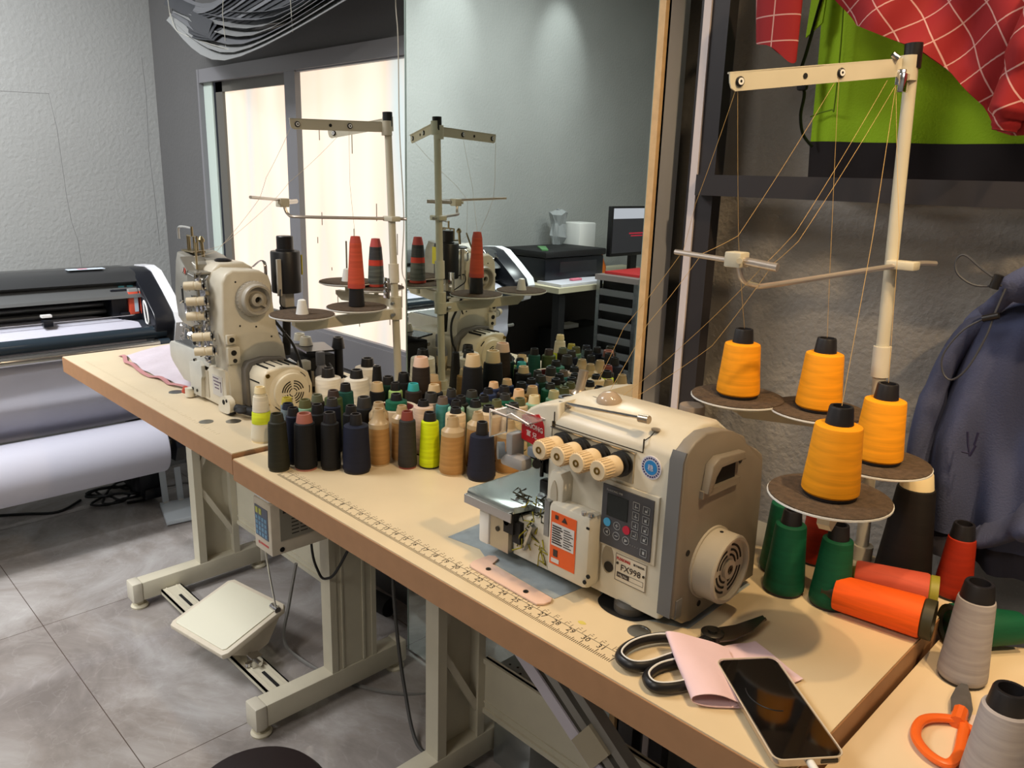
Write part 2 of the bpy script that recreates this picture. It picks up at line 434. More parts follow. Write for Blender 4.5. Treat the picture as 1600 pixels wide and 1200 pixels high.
# ------------------------------------------------------------------ tangled venetian blind above the window
M_BL = mat('grey_blind_slat', (118, 120, 124), .45)
M_BLD = mat('dark_blind_slat', (70, 72, 76), .5)
M_BLL = mat('pale_blind_slat', (150, 152, 152), .4)
bt = thing('venetian_blind', 'tangled grey venetian blind sagging above the window', 'blind', (-1.0, .6, 1.66))
def slat(p0, p1, p2, wdt, tilt, m, y=.0):
    P = smoothpath([p0, p1, p2], 7); mb = MB()
    def f(u, v):
        k = u*(len(P)-1); i = min(int(k), len(P)-2); q = P[i].lerp(P[i+1], k-i)
        return (q.x, q.y + (v-.5)*wdt*cos(tilt), q.z + (v-.5)*wdt*sin(tilt) + .004*sin(v*pi))
    mb.grid(f, 14, 3, .0012); return obj('slat', mb, m, bt)
for k in range(11):
    t = k/10
    slat((-1.50+.03*t, .60-.05*random.random(), 1.90-.005*k-.03*t), (-1.15+.1*t, .57, 1.83-.008*k), (-.35+.2*t, .56, 2.02-.02*k), .045, .9+.06*k, M_BLD if k % 3 else M_BL)
for k in range(7):
    t = k/6
    slat((-1.46, .56+.01*k, 1.835+.006*k), (-.98+.05*k, .53+.008*k, 1.668+.016*k), (-.20+.03*k, .57, 1.80+.02*k), .075, .75-.12*k, M_BLL if k in (0, 1, 3, 4) else M_BL)
for k in range(4):
    slat((-1.48+.02*k, .60, 1.85+.01*k), (-1.30, .55, 1.80-.012*k), (-1.12+.02*k, .53, 1.75-.01*k), .05, 1.2-.2*k, M_BLD)
obj('slat', MB().box((-1.43, .60, 1.745), (-1.24, .604, 1.80)), M_BL, bt)
lad = MB()
for x, z in ((-1.42, 1.84), (-1.02, 1.70), (-.62, 1.72), (-.30, 1.80)): lad.tube([(x, .53, z-.03), (x+.01, .52, z+.08), (x+.03, .53, z+.25)], .0012, 5)
lad.tube(smoothpath([(-1.44, .54, 1.83), (-1.36, .52, 1.77), (-1.30, .53, 1.745), (-1.1, .52, 1.70), (-.98, .52, 1.675)], 4), .0012, 5)
obj('ladder_cord', lad, mat('pale_cord', (190, 188, 176), .8), bt)
cd = MB().tube(smoothpath([(-.25, .6, 2.4), (-.25, .6, 1.9), (-.248, .6, 1.737), (-.239, .6, 1.65), (-.236, .6, 1.438), (-.22, .6, 1.217), (-.229, .6, 1.084), (-.208, .6, 1.036), (-.18, .62, .85)], 6), .0016, 6)
tag(obj('cable', cd, mat('cream_cable', (205, 198, 180), .6)), 'thin cream cable hanging down beside the left edge of the mirror', 'cable')

# ------------------------------------------------------------------ full-length wall mirror
MY = .556
mr = thing('wall_mirror', 'tall full-length mirror with a plywood edge standing behind the sewing tables', 'mirror', (.21, .6, 0))
gm = bpy.data.materials.new('mirror_silver'); gm.use_nodes = True; gp = gm.node_tree.nodes['Principled BSDF']
gp.inputs['Metallic'].default_value = 1; gp.inputs['Roughness'].default_value = .0; gp.inputs['Base Color'].default_value = rgb((212, 220, 214))
obj('mirror_glass', MB().box((-.150, MY, .004), (.572, MY+.005, 2.3)), gm, mr, smooth=False)
M_PLY = mat('pale_plywood_edge', (214, 178, 130), .6, var=.12, vscale=50)
obj('plywood_edge', MB().box((.574, MY-.004, 0), (.588, MY+.012, 2.3)), M_PLY, mr, smooth=False)
obj('mirror_edge', MB().box((-.1545, MY-.001, .004), (-.150, MY+.012, 2.3)).box((.572, MY-.003, .004), (.574, MY+.005, 2.3)), mat('green_glass_edge', (150, 168, 160), .2), mr, smooth=False)
obj('backing_box', MB().box((-.150, MY+.006, 0), (.588, .625, 2.3)), mat('grey_painted_board', (158, 160, 168), .6), mr, smooth=False)

# ------------------------------------------------------------------ black clothes rack
M_RACK = mat('black_rack_steel', (42, 38, 40), .5)
rk = thing('clothes_rack', 'black steel clothes rack beside the mirror', 'clothes rack', (.68, .62, 0))
obj('post', MB().box((.638, .585, 0), (.692, .612, 2.3)), M_RACK, rk, smooth=False)
obj('post_strip', MB().box((.645, .581, 0), (.659, .585, 2.3)), mat('pale_edge_strip', (206, 196, 196), .5), rk, smooth=False)
obj('shelf_beam', MB().box((.668, .565, 1.306), (2.2, .60, 1.341)), M_RACK, rk, smooth=False)
obj('post', MB().box((2.16, .585, 0), (2.21, .63, 2.3)), M_RACK, rk, smooth=False)
obj('shelf_beam', MB().box((.66, .585, 2.26), (2.2, .62, 2.3)), M_RACK, rk, smooth=False)
# ================================================================== SEWING TABLES
M_LAM = mat('cream_laminate', (216, 196, 160), .38, var=.05, vscale=9)
M_LAM1 = mat('pale_cream_laminate', (208, 192, 162), .4, var=.05, vscale=9)
M_EDGE = mat('tan_edge_band', (160, 118, 82), .55, var=.06, vscale=40)
M_PRINT = mat('black_ruler_print', (46, 38, 28), .7)
M_PAD = mat('ivory_rubber_foot', (208, 200, 176), .6)

def table_stand(root, xa, xb, zp=.19, hp=.19):
    """two T-legs at x = xa and xb joined by a panel beam; columns are open on the side that faces +x or -x"""
    for x, openside in ((xa, 1), (xb, -1)):
        fo = MB().box((x-.028, .085, .028), (x+.022, .475, .088), bev=.004)
        f = obj('foot_bar', fo, M_STAND, root)
        cp = MB().box((x-.030, .055, .026), (x+.024, .086, .090), bev=.005).box((x-.030, .474, .026), (x+.024, .500, .090), bev=.005)
        obj('end_cap', cp, M_IVORY, f)
        pd = MB().lathe([(.014, .010), (.014, .027)], 14, Matrix.Translation((x-.003, .08, 0))).lathe([(.024, 0), (.026, .006), (.022, .012)], 18, Matrix.Translation((x-.003, .08, 0)))
        pd.lathe([(.014, .010), (.014, .027)], 14, Matrix.Translation((x-.003, .478, 0))).lathe([(.024, 0), (.026, .006), (.022, .012)], 18, Matrix.Translation((x-.003, .478, 0)))
        obj('levelling_foot', pd, M_PAD, f)
        co = MB()
        web = x-.0225 if openside > 0 else x+.0095
        co.box((web, .272, .086), (web+.008, .402, .715))                 # web of the channel
        co.box((x-.022, .268, .086), (x+.020, .286, .715)); co.box((x-.022, .390, .086), (x+.020, .404, .715))
        if openside < 0: co.box((web+.008, .30, .09), (web+.011, .304, .71)); co.box((web+.008, .362, .09), (web+.0115, .368, .71))
        else:
            co.box((x+.014, .286, .086), (x+.020, .292, .715)); co.box((x+.014, .384, .086), (x+.020, .390, .715))
        c_ = obj('column', co, M_STAND, root, smooth=False)
        if openside > 0:
            br = MB(); 
            for (a, b) in (((.288, .40), (.388, .62)), ((.288, .34), (.388, .16))):
                p0 = Vector((x+.012, a[0], a[1])); p1 = Vector((x+.012, b[0], b[1])); d = (p1-p0)
                M = Matrix.Translation(p0) @ d.to_track_quat('Z', 'X').to_matrix().to_4x4()
                br.box((-.008, -.003, 0), (.008, .003, d.length), M)
            obj('diagonal_brace', br, M_IVORY, c_, smooth=False)
        obj('top_bracket', MB().box((x-.03, .06, .705), (x+.03, .49, .7145)), M_STAND, root, smooth=False)
    pn = MB().box((xa+.02, .4045, zp), (xb-.02, .4105, zp+hp)).box((xa+.02, .3985, zp+hp-.012), (xb-.02, .416, zp+hp)).box((xa+.02, .3985, zp), (xb-.02, .416, zp+.012)).box((xa+.02, .4015, zp+.026), (xb-.02, .4055, zp+.030))
    obj('beam_panel', pn, M_STAND, root, smooth=False)

# --- table 1, the far one
t1 = thing('sewing_table', 'far sewing table with the tall interlock machine and a foot pedal', 'sewing table', (-.55, .28, 0))
def tabletop(root, x0, x1, z, cut=False):
    tp = MB().box((x0+.0015, .0015, z-.0022), (x1-.0015, .5485, z)); lam = M_LAM if cut else M_LAM1
    a = obj('tabletop', MB().box((x0, 0, z-.046), (x1, .55, z-.0022)), M_EDGE, root, smooth=False)
    obj('laminate_surface', tp, lam, a, smooth=False)
    return a
ttop1 = tabletop(t1, -1.107, -.001, .77)
table_stand(t1, -.893, -.109)
pb = MB().box((-.868, .138, .040), (-.138, .200, .046)).box((-.868, .138, .030), (-.138, .142, .046)).box((-.868, .196, .030), (-.138, .200, .046)).box((-.868, .152, .046), (-.138, .155, .048)).box((-.868, .184, .046), (-.138, .187, .048))
bar = obj('pedal_bar', pb, M_STAND, t1, smooth=False)
sl = MB()
for x0_, x1_ in ((-.80, -.715), (-.695, -.675), (-.27, -.19)): sl.box((x0_, .165, .0462), (x1_, .173, .0485))
obj('slot', sl, M_SHADOW, bar, smooth=False)
obj('corner_block', MB().box((-1.06, .06, .675), (-.99, .16, .724), bev=.004), M_WHITEP, t1)
# print and worn marks on the far tabletop
mk = MB()
for k in range(70):
    x = -1.0 + k*.0125
    mk.box((x, .030, .7701), (x+.0005, .036+.003*(k % 2), .7703))
obj('ruler_print', mk, mat('worn_print', (190, 176, 150), .7), ttop1, smooth=False)
ins = MB()
for x, y, r in ((-.235, .052, .016), (-.52, .10, .018), (-.20, .10, .017)):
    ins.lathe([(r, 0), (r, .0006)], 20, Matrix.Translation((x, y, .77)))
obj('plug_disc', ins, M_STEEL, ttop1)
# treadle pedal
def rot_about(p, ang, axis='X'):
    return Matrix.Translation(p) @ Matrix.Rotation(ang, 4, axis) @ Matrix.Translation(-Vector(p))
pd = thing('foot_pedal', 'ivory treadle foot pedal tilted on the slotted bar under the far table', 'foot pedal', (-.46, .17, .05))
Mp = Matrix.Translation((-.462, .170, .125)) @ Matrix.Scale(.93, 4) @ Matrix.Rotation(radians(10), 4, 'Z') @ Matrix.Rotation(radians(14), 4, 'X')
q = MB().prism([(-.125, -.115), (.125, -.115), (.135, -.10), (.135, .10), (.12, .115), (-.12, .115), (-.135, .10), (-.135, -.10)], -.012, .006, 'z', Mp, bev=.003)
obj('pedal_plate', q, M_IVORY2, pd)
q = MB().prism([(-.112, -.102), (.112, -.102), (.12, -.094), (.12, .094), (.112, .102), (-.112, .102), (-.12, .094), (-.12, -.094)], .006, .0095, 'z', Mp, bev=.0015)
obj('rubber_mat', q, mat('cream_rubber_mat', (222, 218, 196), .5), pd)
q = MB().prism([(-.10, -.012), (.115, -.012), (.03, -.075), (-.03, -.075)], .10, .112, 'x', None)
q = MB()
for sx in (-.122, .110): q.prism([(-.10, -.010), (.10, -.010), (.028, -.075), (-.028, -.075)], sx, sx+.012, 'x', Mp)
obj('side_flange', q, M_IVORY2, pd, smooth=False)
q = MB().box((-.33, .155, .046), (-.30, .185, .075)).cyl((-.345, .17, .062), (-.285, .17, .062), .006).cyl((-.315, .15, .05), (-.315, .15, .06), .007)
q.box((-.62, .155, .046), (-.59, .185, .075)).cyl((-.64, .17, .062), (-.58, .17, .062), .006)
obj('hinge_bolt', q, M_CHROME, pd)
q = MB().cyl((-.352, .262, .155), (-.385, .262, .155), .009).cyl((-.362, .262, .155), (-.300, .20, .44), .0025, n=8)
obj('pull_rod', q, M_CHROME, pd)

# --- table 2, the near one
t2 = thing('sewing_table', 'near sewing table with a printed inch ruler and the thread cones on it', 'sewing table', (.6, .28, 0))
ttop2 = tabletop(t2, 0.001, 1.193, .76, True)
table_stand(t2, .312, 1.09, .145, .14)
TZ = .7601
rp = MB()
rx0, ry = .1367, .0347
for k in range(0, 32*8+1):
    x = rx0 + k*.0254/8
    L = .012 if k % 8 == 0 else (.009 if k % 4 == 0 else .006)
    rp.box((x, ry-.010, TZ), (x+.0009, ry-.010+L, TZ+.0002))
rp.box((rx0, ry+.0125, TZ), (rx0+.8128, ry+.0131, TZ+.0002))
for k in range(0, 82):
    x = rx0 + k*.01
    rp.box((x, ry+.014, TZ), (x+.0005, ry+.014+(.006 if k % 5 else .009), TZ+.0002))
    if k % 2 == 0: rp.box((x+.002, ry+.018, TZ), (x+.0055, ry+.0186, TZ+.0002)); rp.box((x+.002, ry+.022, TZ), (x+.0045, ry+.0226, TZ+.0002))
for k in range(1, 33):
    x = rx0 + k*.0254
    text_mb(str(k), .0125, (x-.006, ry+.0035, TZ+.0001), (1, 0, 0), (0, 1, 0), rp, .0002)
obj('ruler_print', rp, M_PRINT, ttop2, smooth=False)
obj('plug_disc', MB().lathe([(.0155, .7596), (.0155, .7606), (.0125, .7606), (.0125, .7603)], 24, Matrix.Translation((.935, .107, 0))), M_STEEL, ttop2)
# machine well: slate liner with the bumper opening
obj('machine_well_liner', MB().prism([(.56, .098), (.556, .175), (.60, .28), (.97, .33), (.975, .16), (.90, .125), (.845, .14), (.815, .165), (.806, .084), (.66, .092), (.625, .108)], .7601, .7606, 'z'), mat('slate_blue_well_liner', (150, 158, 160), .5, var=.18, vscale=40), ttop2, smooth=False)
obj('bumper_opening', MB().prism(smoothloop([(.845, .135), (.86, .118), (.885, .112), (.912, .118), (.925, .135), (.93, .155), (.85, .165)], 4), .7606, .7610, 'z'), M_SHADOW, ttop2, smooth=False)
obj('worn_spot', MB().prism(smoothloop([(.865, .066), (.872, .063), (.878, .068), (.870, .071)], 3), .7601, .7602, 'z'), mat('yellow_stain', (206, 190, 96), .6), ttop2, smooth=False)

# --- table 3, right foreground
t3 = thing('work_table', 'cream work table in the right foreground, lower than the ruler table', 'table', (1.55, 0.0, 0))
a = obj('tabletop', MB().prism([(1.1975, .441), (1.30, .520), (2.2, .520), (2.2, -.45), (1.1975, -.45)], .700, .727, 'z'), M_EDGE, t3, smooth=False)
obj('laminate_surface', MB().prism([(1.198, .4405), (1.30, .5195), (2.2, .5195), (2.2, -.45), (1.198, -.45)], .727, .730, 'z'), mat('peach_cream_laminate', (226, 205, 172), .4, var=.03, vscale=12), a, smooth=False)
for x, y in ((1.26, .40), (1.26, -.40), (2.14, .45), (2.14, -.40)):
    obj('leg', MB().box((x-.02, y-.02, 0), (x+.02, y+.02, .70)), M_STAND, t3, smooth=False)

# ------------------------------------------------------------------ motor control box hanging under the tables
cb = thing('motor_control_box', 'white motor control box with blue keypad hanging under the tabletops', 'control box', (-.07, .2, .45))
obj('casing', MB().box((-.128, .10, .487), (-.048, .33, .612), bev=.004), M_IVORY2, cb)
obj('mounting_cover', MB().box((-.130, .098, .612), (-.046, .30, .712), bev=.012), M_WHITEP, cb)
q = MB()
q.box((-.0478, .122, .520), (-.0466, .32, .604)); 
obj('rating_plate', q, mat('grey_label_panel', (150, 146, 132), .6), cb, smooth=False)
q = MB()
for k in range(7):
    for j in range(4): q.box((-.0466, .150+j*.022, .530+k*.009), (-.0462, .168+j*.022-.004*((k*j) % 3), .5325+k*.009))
q.box((-.0466, .130, .585), (-.0462, .155, .600))
obj('printed_lines', q, mat('dark_print', (60, 56, 52), .7), cb, smooth=False)
k_ = obj('keypad', MB().box((-.118, .0985, .522), (-.060, .1005, .596)), mat('slate_keypad', (104, 108, 122), .5), cb, smooth=False)
q = MB()
for i in range(4):
    for j in range(4): q.box((-.114+i*.0135, .0975, .526+j*.0125), (-.104+i*.0135, .0986, .535+j*.0125))
obj('key', q, mat('blue_keys', (110, 150, 178), .4), k_, smooth=False)
q = MB()
for i in range(2): q.box((-.113+i*.016, .0975, .578), (-.102+i*.016, .0986, .592))
obj('display_digit', q, mat('yellow_display', (188, 190, 90), .4), k_, smooth=False)
obj('red_lettering', MB().box((-.108, .0990, .503), (-.102, .1001, .509)).box((-.098, .0990, .5045), (-.062, .1001, .5085)), mat('red_print', (190, 80, 76), .5), cb, smooth=False)
obj('socket_hole', MB().cyl((-.0485, .125, .499), (-.0470, .125, .499), .006), M_SHADOW, cb)
# cords below the tables
def cord(name, pts, r, m, label, cat='cable', n=6):
    return tag(obj(name, MB().tube(smoothpath(pts, n), r, 6), m), label, cat)
M_GREYC = mat('grey_cable', (120, 118, 114), .5)
cord('cable', [(-.10, .23, .715), (-.13, .245, .45), (-.11, .25, .375), (-.09, .26, .36), (-.06, .28, .40), (.02, .33, .60), (.05, .34, .713)], .0035, M_BLACK, 'short black cable looped in front of the middle table leg')
cord('cable', [(-.31, .30, .30), (-.34, .29, .17), (-.36, .28, .05), (-.30, .30, .008), (-.16, .33, .006), (-.02, .40, .006), (.06, .50, .008), (.10, .53, .14)], .005, M_GREYC, 'grey hose running from the pedal along the floor behind the middle leg')
cord('cable', [(-.02, .42, .47), (-.01, .40, .40), (.03, .38, .25), (.09, .36, .10), (.18, .33, .006), (.27, .34, .006), (.36, .38, .006), (.5, .36, .006), (.62, .30, .006)], .005, mat('dark_grey_cable', (70, 68, 66), .5), 'dark grey cable hanging behind the middle leg and crossing the floor')
cl = thing('cable_clamp', 'small chrome clamp on a black rod under the near tabletop', 'clamp', (0, .42, .50))
obj('clamp_body', MB().box((-.03, .41, .49), (.005, .43, .515), bev=.003).cyl((-.03, .42, .485), (.0, .42, .485), .004), M_CHROME, cl)
obj('rod', MB().cyl((.0, .42, .50), (.06, .42, .56), .006), M_BLACK, cl)
tag(obj('black_tube', MB().cyl((-.50, .60, .032), (-.33, .62, .032), .03, n=24), M_BLACKM), 'black tube lying on the floor behind the middle leg', 'tube')
# metal box under the near table
bx = thing('metal_box', 'galvanised sheet metal box on the floor under the near table', 'metal box', (.40, .5, 0))
obj('box_body', MB().box((.338, .430, 0), (.455, .545, .258), bev=.003), mat('galvanised_sheet', (190, 196, 196), .32, .85, var=.1, vscale=20), bx)
q = MB()
for x, y in ((.36, .455), (.38, .46), (.40, .448), (.42, .47), (.435, .452)): q.lathe([(.003, .2582), (.003, .2588)], 8, Matrix.Translation((x, y, 0)))
obj('spots', q, M_DARKSTEEL, bx)
# taped rails leaning under the near table
rl = thing('taped_rails', 'bundle of aluminium rails wrapped with white tape leaning under the near table', 'rails', (.85, .24, 0))
def bar_between(p0, p1, wx, wy, mb=None):
    p0 = Vector(p0); p1 = Vector(p1); d = p1-p0; mb = mb or MB()
    M = Matrix.Translation(p0) @ d.to_track_quat('Z', 'Y').to_matrix().to_4x4()
    return mb.box((-wx/2, -wy/2, 0), (wx/2, wy/2, d.length), M)
M_RAIL = mat('dull_aluminium', (150, 148, 142), .35, .7)
for dz in (0., .024, .048):
    obj('rail', bar_between((1.30, .24, .035+dz), (.40+dz*1.45, .24, .652+dz*.98), .022, .018), M_RAIL, rl, smooth=False)
obj('tape', bar_between((1.24, .229, .076), (.44, .229, .624), .004, .026), mat('lilac_white_tape', (190, 184, 194), .5), rl, smooth=False)
obj('tape', bar_between((.80, .236, .405), (.755, .236, .436), .026, .060), mat('brown_packing_tape', (160, 150, 128), .35), rl, smooth=False)
# ================================================================== THREAD CONES
TH = {'dkolive': (40, 40, 30), 'black': (22, 22, 24), 'navy': (24, 28, 46), 'tan': (172, 130, 78), 'charcoal': (50, 48, 46), 'neon': (208, 226, 16),
      'greyblue': (120, 134, 140), 'mint': (150, 196, 168), 'dkbrown': (48, 38, 32), 'olivegreen': (76, 88, 50), 'tealgreen': (30, 80, 70),
      'white': (232, 224, 208), 'dkgreen': (26, 62, 50), 'ltgreen': (176, 214, 130), 'pinkwhite': (222, 194, 172), 'teal': (70, 138, 138),
      'green': (22, 96, 70), 'peachwhite': (230, 206, 170), 'blue': (44, 56, 92), 'sage': (140, 150, 128), 'gold': (196, 148, 84),
      'amber': (240, 156, 24), 'bottlegreen': (14, 84, 56), 'red': (160, 40, 14), 'orange': (238, 92, 20), 'coral': (196, 82, 58), 'grey': (164, 158, 158), 'blackthread': (28, 24, 22)}
NK = {'dkolive': (46, 46, 34), 'dustypink': (160, 100, 88), 'black': (28, 26, 28), 'tanwrap': (178, 154, 118), 'maroon': (126, 60, 52), 'navy': (28, 32, 48),
      'mustard': (176, 162, 62), 'olive': (96, 96, 62), 'greygreen': (92, 96, 76), 'charcoal': (54, 52, 50), 'umber': (62, 48, 44), 'beige': (212, 186, 146),
      'pinkbeige': (226, 190, 166), 'turquoise': (58, 168, 168), 'greybrown': (112, 96, 86), 'greyblack': (58, 56, 50), 'peach': (234, 192, 146), 'sand': (206, 186, 130), 'cream': (232, 214, 170)}
def thmat(k): return mat('thread_' + k, TH[k], .62, wave=.16, spec=.3)
def nkmat(k): return mat('core_' + k, NK[k], .42)
def cone(label, x, y, z0, h, rb, rs, rn, nk, nc, bc, group=None, band=None, cat='thread cone', tilt=None):
    t = thing('thread_cone', label, cat, (x, y, z0), group)
    M = Matrix.Translation((x, y, z0)) @ tilt if tilt else Matrix.Translation((x, y, z0))
    n = 28
    if bc == 'bare':
        obj('core', MB().lathe([(rb, 0), (rb, .004), (rn*1.05, h-.004), (rn, h), (rn*.72, h), (rn*.66, h-.02), (0, h-.02)], n, M), nkmat(nc), t); return t
    zs = h - nk; wrap = nc == 'tanwrap'
    sh = .012 if wrap else .005
    prof = [(0, .0035), (rb*.94, .0035), (rb, .006), (rb, .012), (rb*.5+rs*.5, zs*.5), (rs, zs-sh), (rs*.97, zs-sh*.45), (rs*.80, zs-sh*.05) if not wrap else (rs*.80, zs-sh*.3), (rn*1.12, zs), (0, zs)]
    core = MB().lathe([(0, 0), (rb*.93, 0), (rb*.93, .0034), (rn*.9, .0036), (rn*.9, zs-.002), (rn*1.18, zs-.001), (rn*1.0, h-.002), (rn*.94, h), (rn*.72, h), (rn*.62, h-.018), (0, h-.018)], n, M, cap=False)
    obj('core', core, nkmat(nc), t)
    obj('wound_thread', MB().lathe(prof, n, M), thmat(bc), t)
    if wrap:
        obj('plastic_sleeve', MB().lathe([(rs*1.02, zs-sh*1.25), (rs*1.0, zs-sh*.5), (rn*1.3, zs+.002), (rn*1.12, h-.006)], n, M, cap=False), mat('cloudy_film', (184, 160, 124), .3), t)
    if band:
        zb0, zb1, c = band
        obj('thread_band', MB().lathe([(rb*(1-zb0/zs)+rs*zb0/zs+.0008, zb0), (rb*(1-zb1/zs)+rs*zb1/zs+.0008, zb1)], n, M), mat('thread_band_' + c, TH[c], .6, spec=.3), t)
    return t
CL = {
1: 'dark olive thread cone at the far left end of the front row', 3: 'black thread cone with a dusty pink core in the front row',
4: 'slim black thread cone with black core right of the pink-cored one', 5: 'wide navy thread cone in the front row, fourth from the left',
33: 'tan thread cone right beside the wide navy cone in the front row', 35: 'charcoal tapered thread cone with maroon core beside the neon cone',
36: 'neon yellow-green thread cone in the front row', 44: 'tan film-wrapped thread cone right of the neon cone', 56: 'navy thread cone nearest the overlock machine',
62: 'tan thread cone right at the head of the overlock machine', 2: 'small black-blue cone peeking between the olive and pink-cored cones', 6: 'grey-blue cone with a navy core behind the olive one',
7: 'cone with a mustard yellow core in front of the motor fan', 8: 'mint cone with an olive green core near the motor fan', 9: 'dark cone with a grey-green core left of the navy one, far end',
10: 'black cone directly behind the pink-cored cone', 11: 'navy cone with charcoal core in the third row, left part', 12: 'olive green cone with a brown-black core below the white cones',
13: 'teal green cone between the big white cones', 14: 'big white cone nearest the motor fan', 15: 'big white cone, right one of the front pair of white ones', 16: 'big white cone behind the pair, closest to the window',
17: 'empty tapered black plastic core standing by the big white cones', 18: 'black cone just behind the wide navy cone', 19: 'thick black cone with wide charcoal core left of the tape roll',
20: 'dark green cone behind the light green banded one', 21: 'black cone with a beige core behind the tape roll', 22: 'light green cone with black double rim behind the tape roll',
23: 'black cone left of the tall brown one near the mirror edge', 24: 'tall dark brown cone with a pinkish beige core at the mirror edge', 25: 'dark brown cone with a turquoise core',
26: 'tan cone with beige core against the mirror, right of the tall brown one', 27: 'black cone with a beige core right of the turquoise one', 28: 'pinkish white cone with wide charcoal core right of the turquoise one',
29: 'teal blue cone with a grey-brown core behind the neon one', 30: 'pinkish white cone with black core behind the maroon-cored cone', 311: 'green cone with black core standing inside the tape roll',
32: 'tan film-wrapped cone just behind the front tan one beside the navy cone', 34: 'tan film-wrapped cone behind the charcoal maroon-cored cone', 37: 'dark navy cone with charcoal rim left of the tall black one',
39: 'tall black cone with a beige core in front of the mirror', 40: 'dark green cone right below the tall black one', 41: 'dark olive cone between the teal one and the dark green one',
42: 'mint cone with black core behind the white one in the second row', 43: 'peach-white cone with black core behind the tan cone right of the neon', 45: 'blue cone with black core near the mirror',
46: 'olive green cone with black core in the middle rows', 47: 'sage grey cone with black core above the second-row tan one', 48: 'wide peach-white cone behind the navy one by the overlock',
49: 'tan film-wrapped cone behind the navy one by the overlock', 50: 'blue cone with a peach core against the mirror', 52: 'dark brown cone against the mirror, black core',
53: 'green cone with charcoal core in front of the brown one at the mirror', 54: 'pinkish cone with an olive core near the overlock', 57: 'gold cone with a peach core against the mirror',
59: 'mint cone with a cream core against the mirror behind the overlock', 60: 'peach-white cone with an olive core behind the overlock head', 611: 'peach-white cone with charcoal core behind the overlock head',
612: 'peach-white cone with black core close behind the tan one at the overlock'}
G = 'thread cones crowded on the tables in front of the mirror'
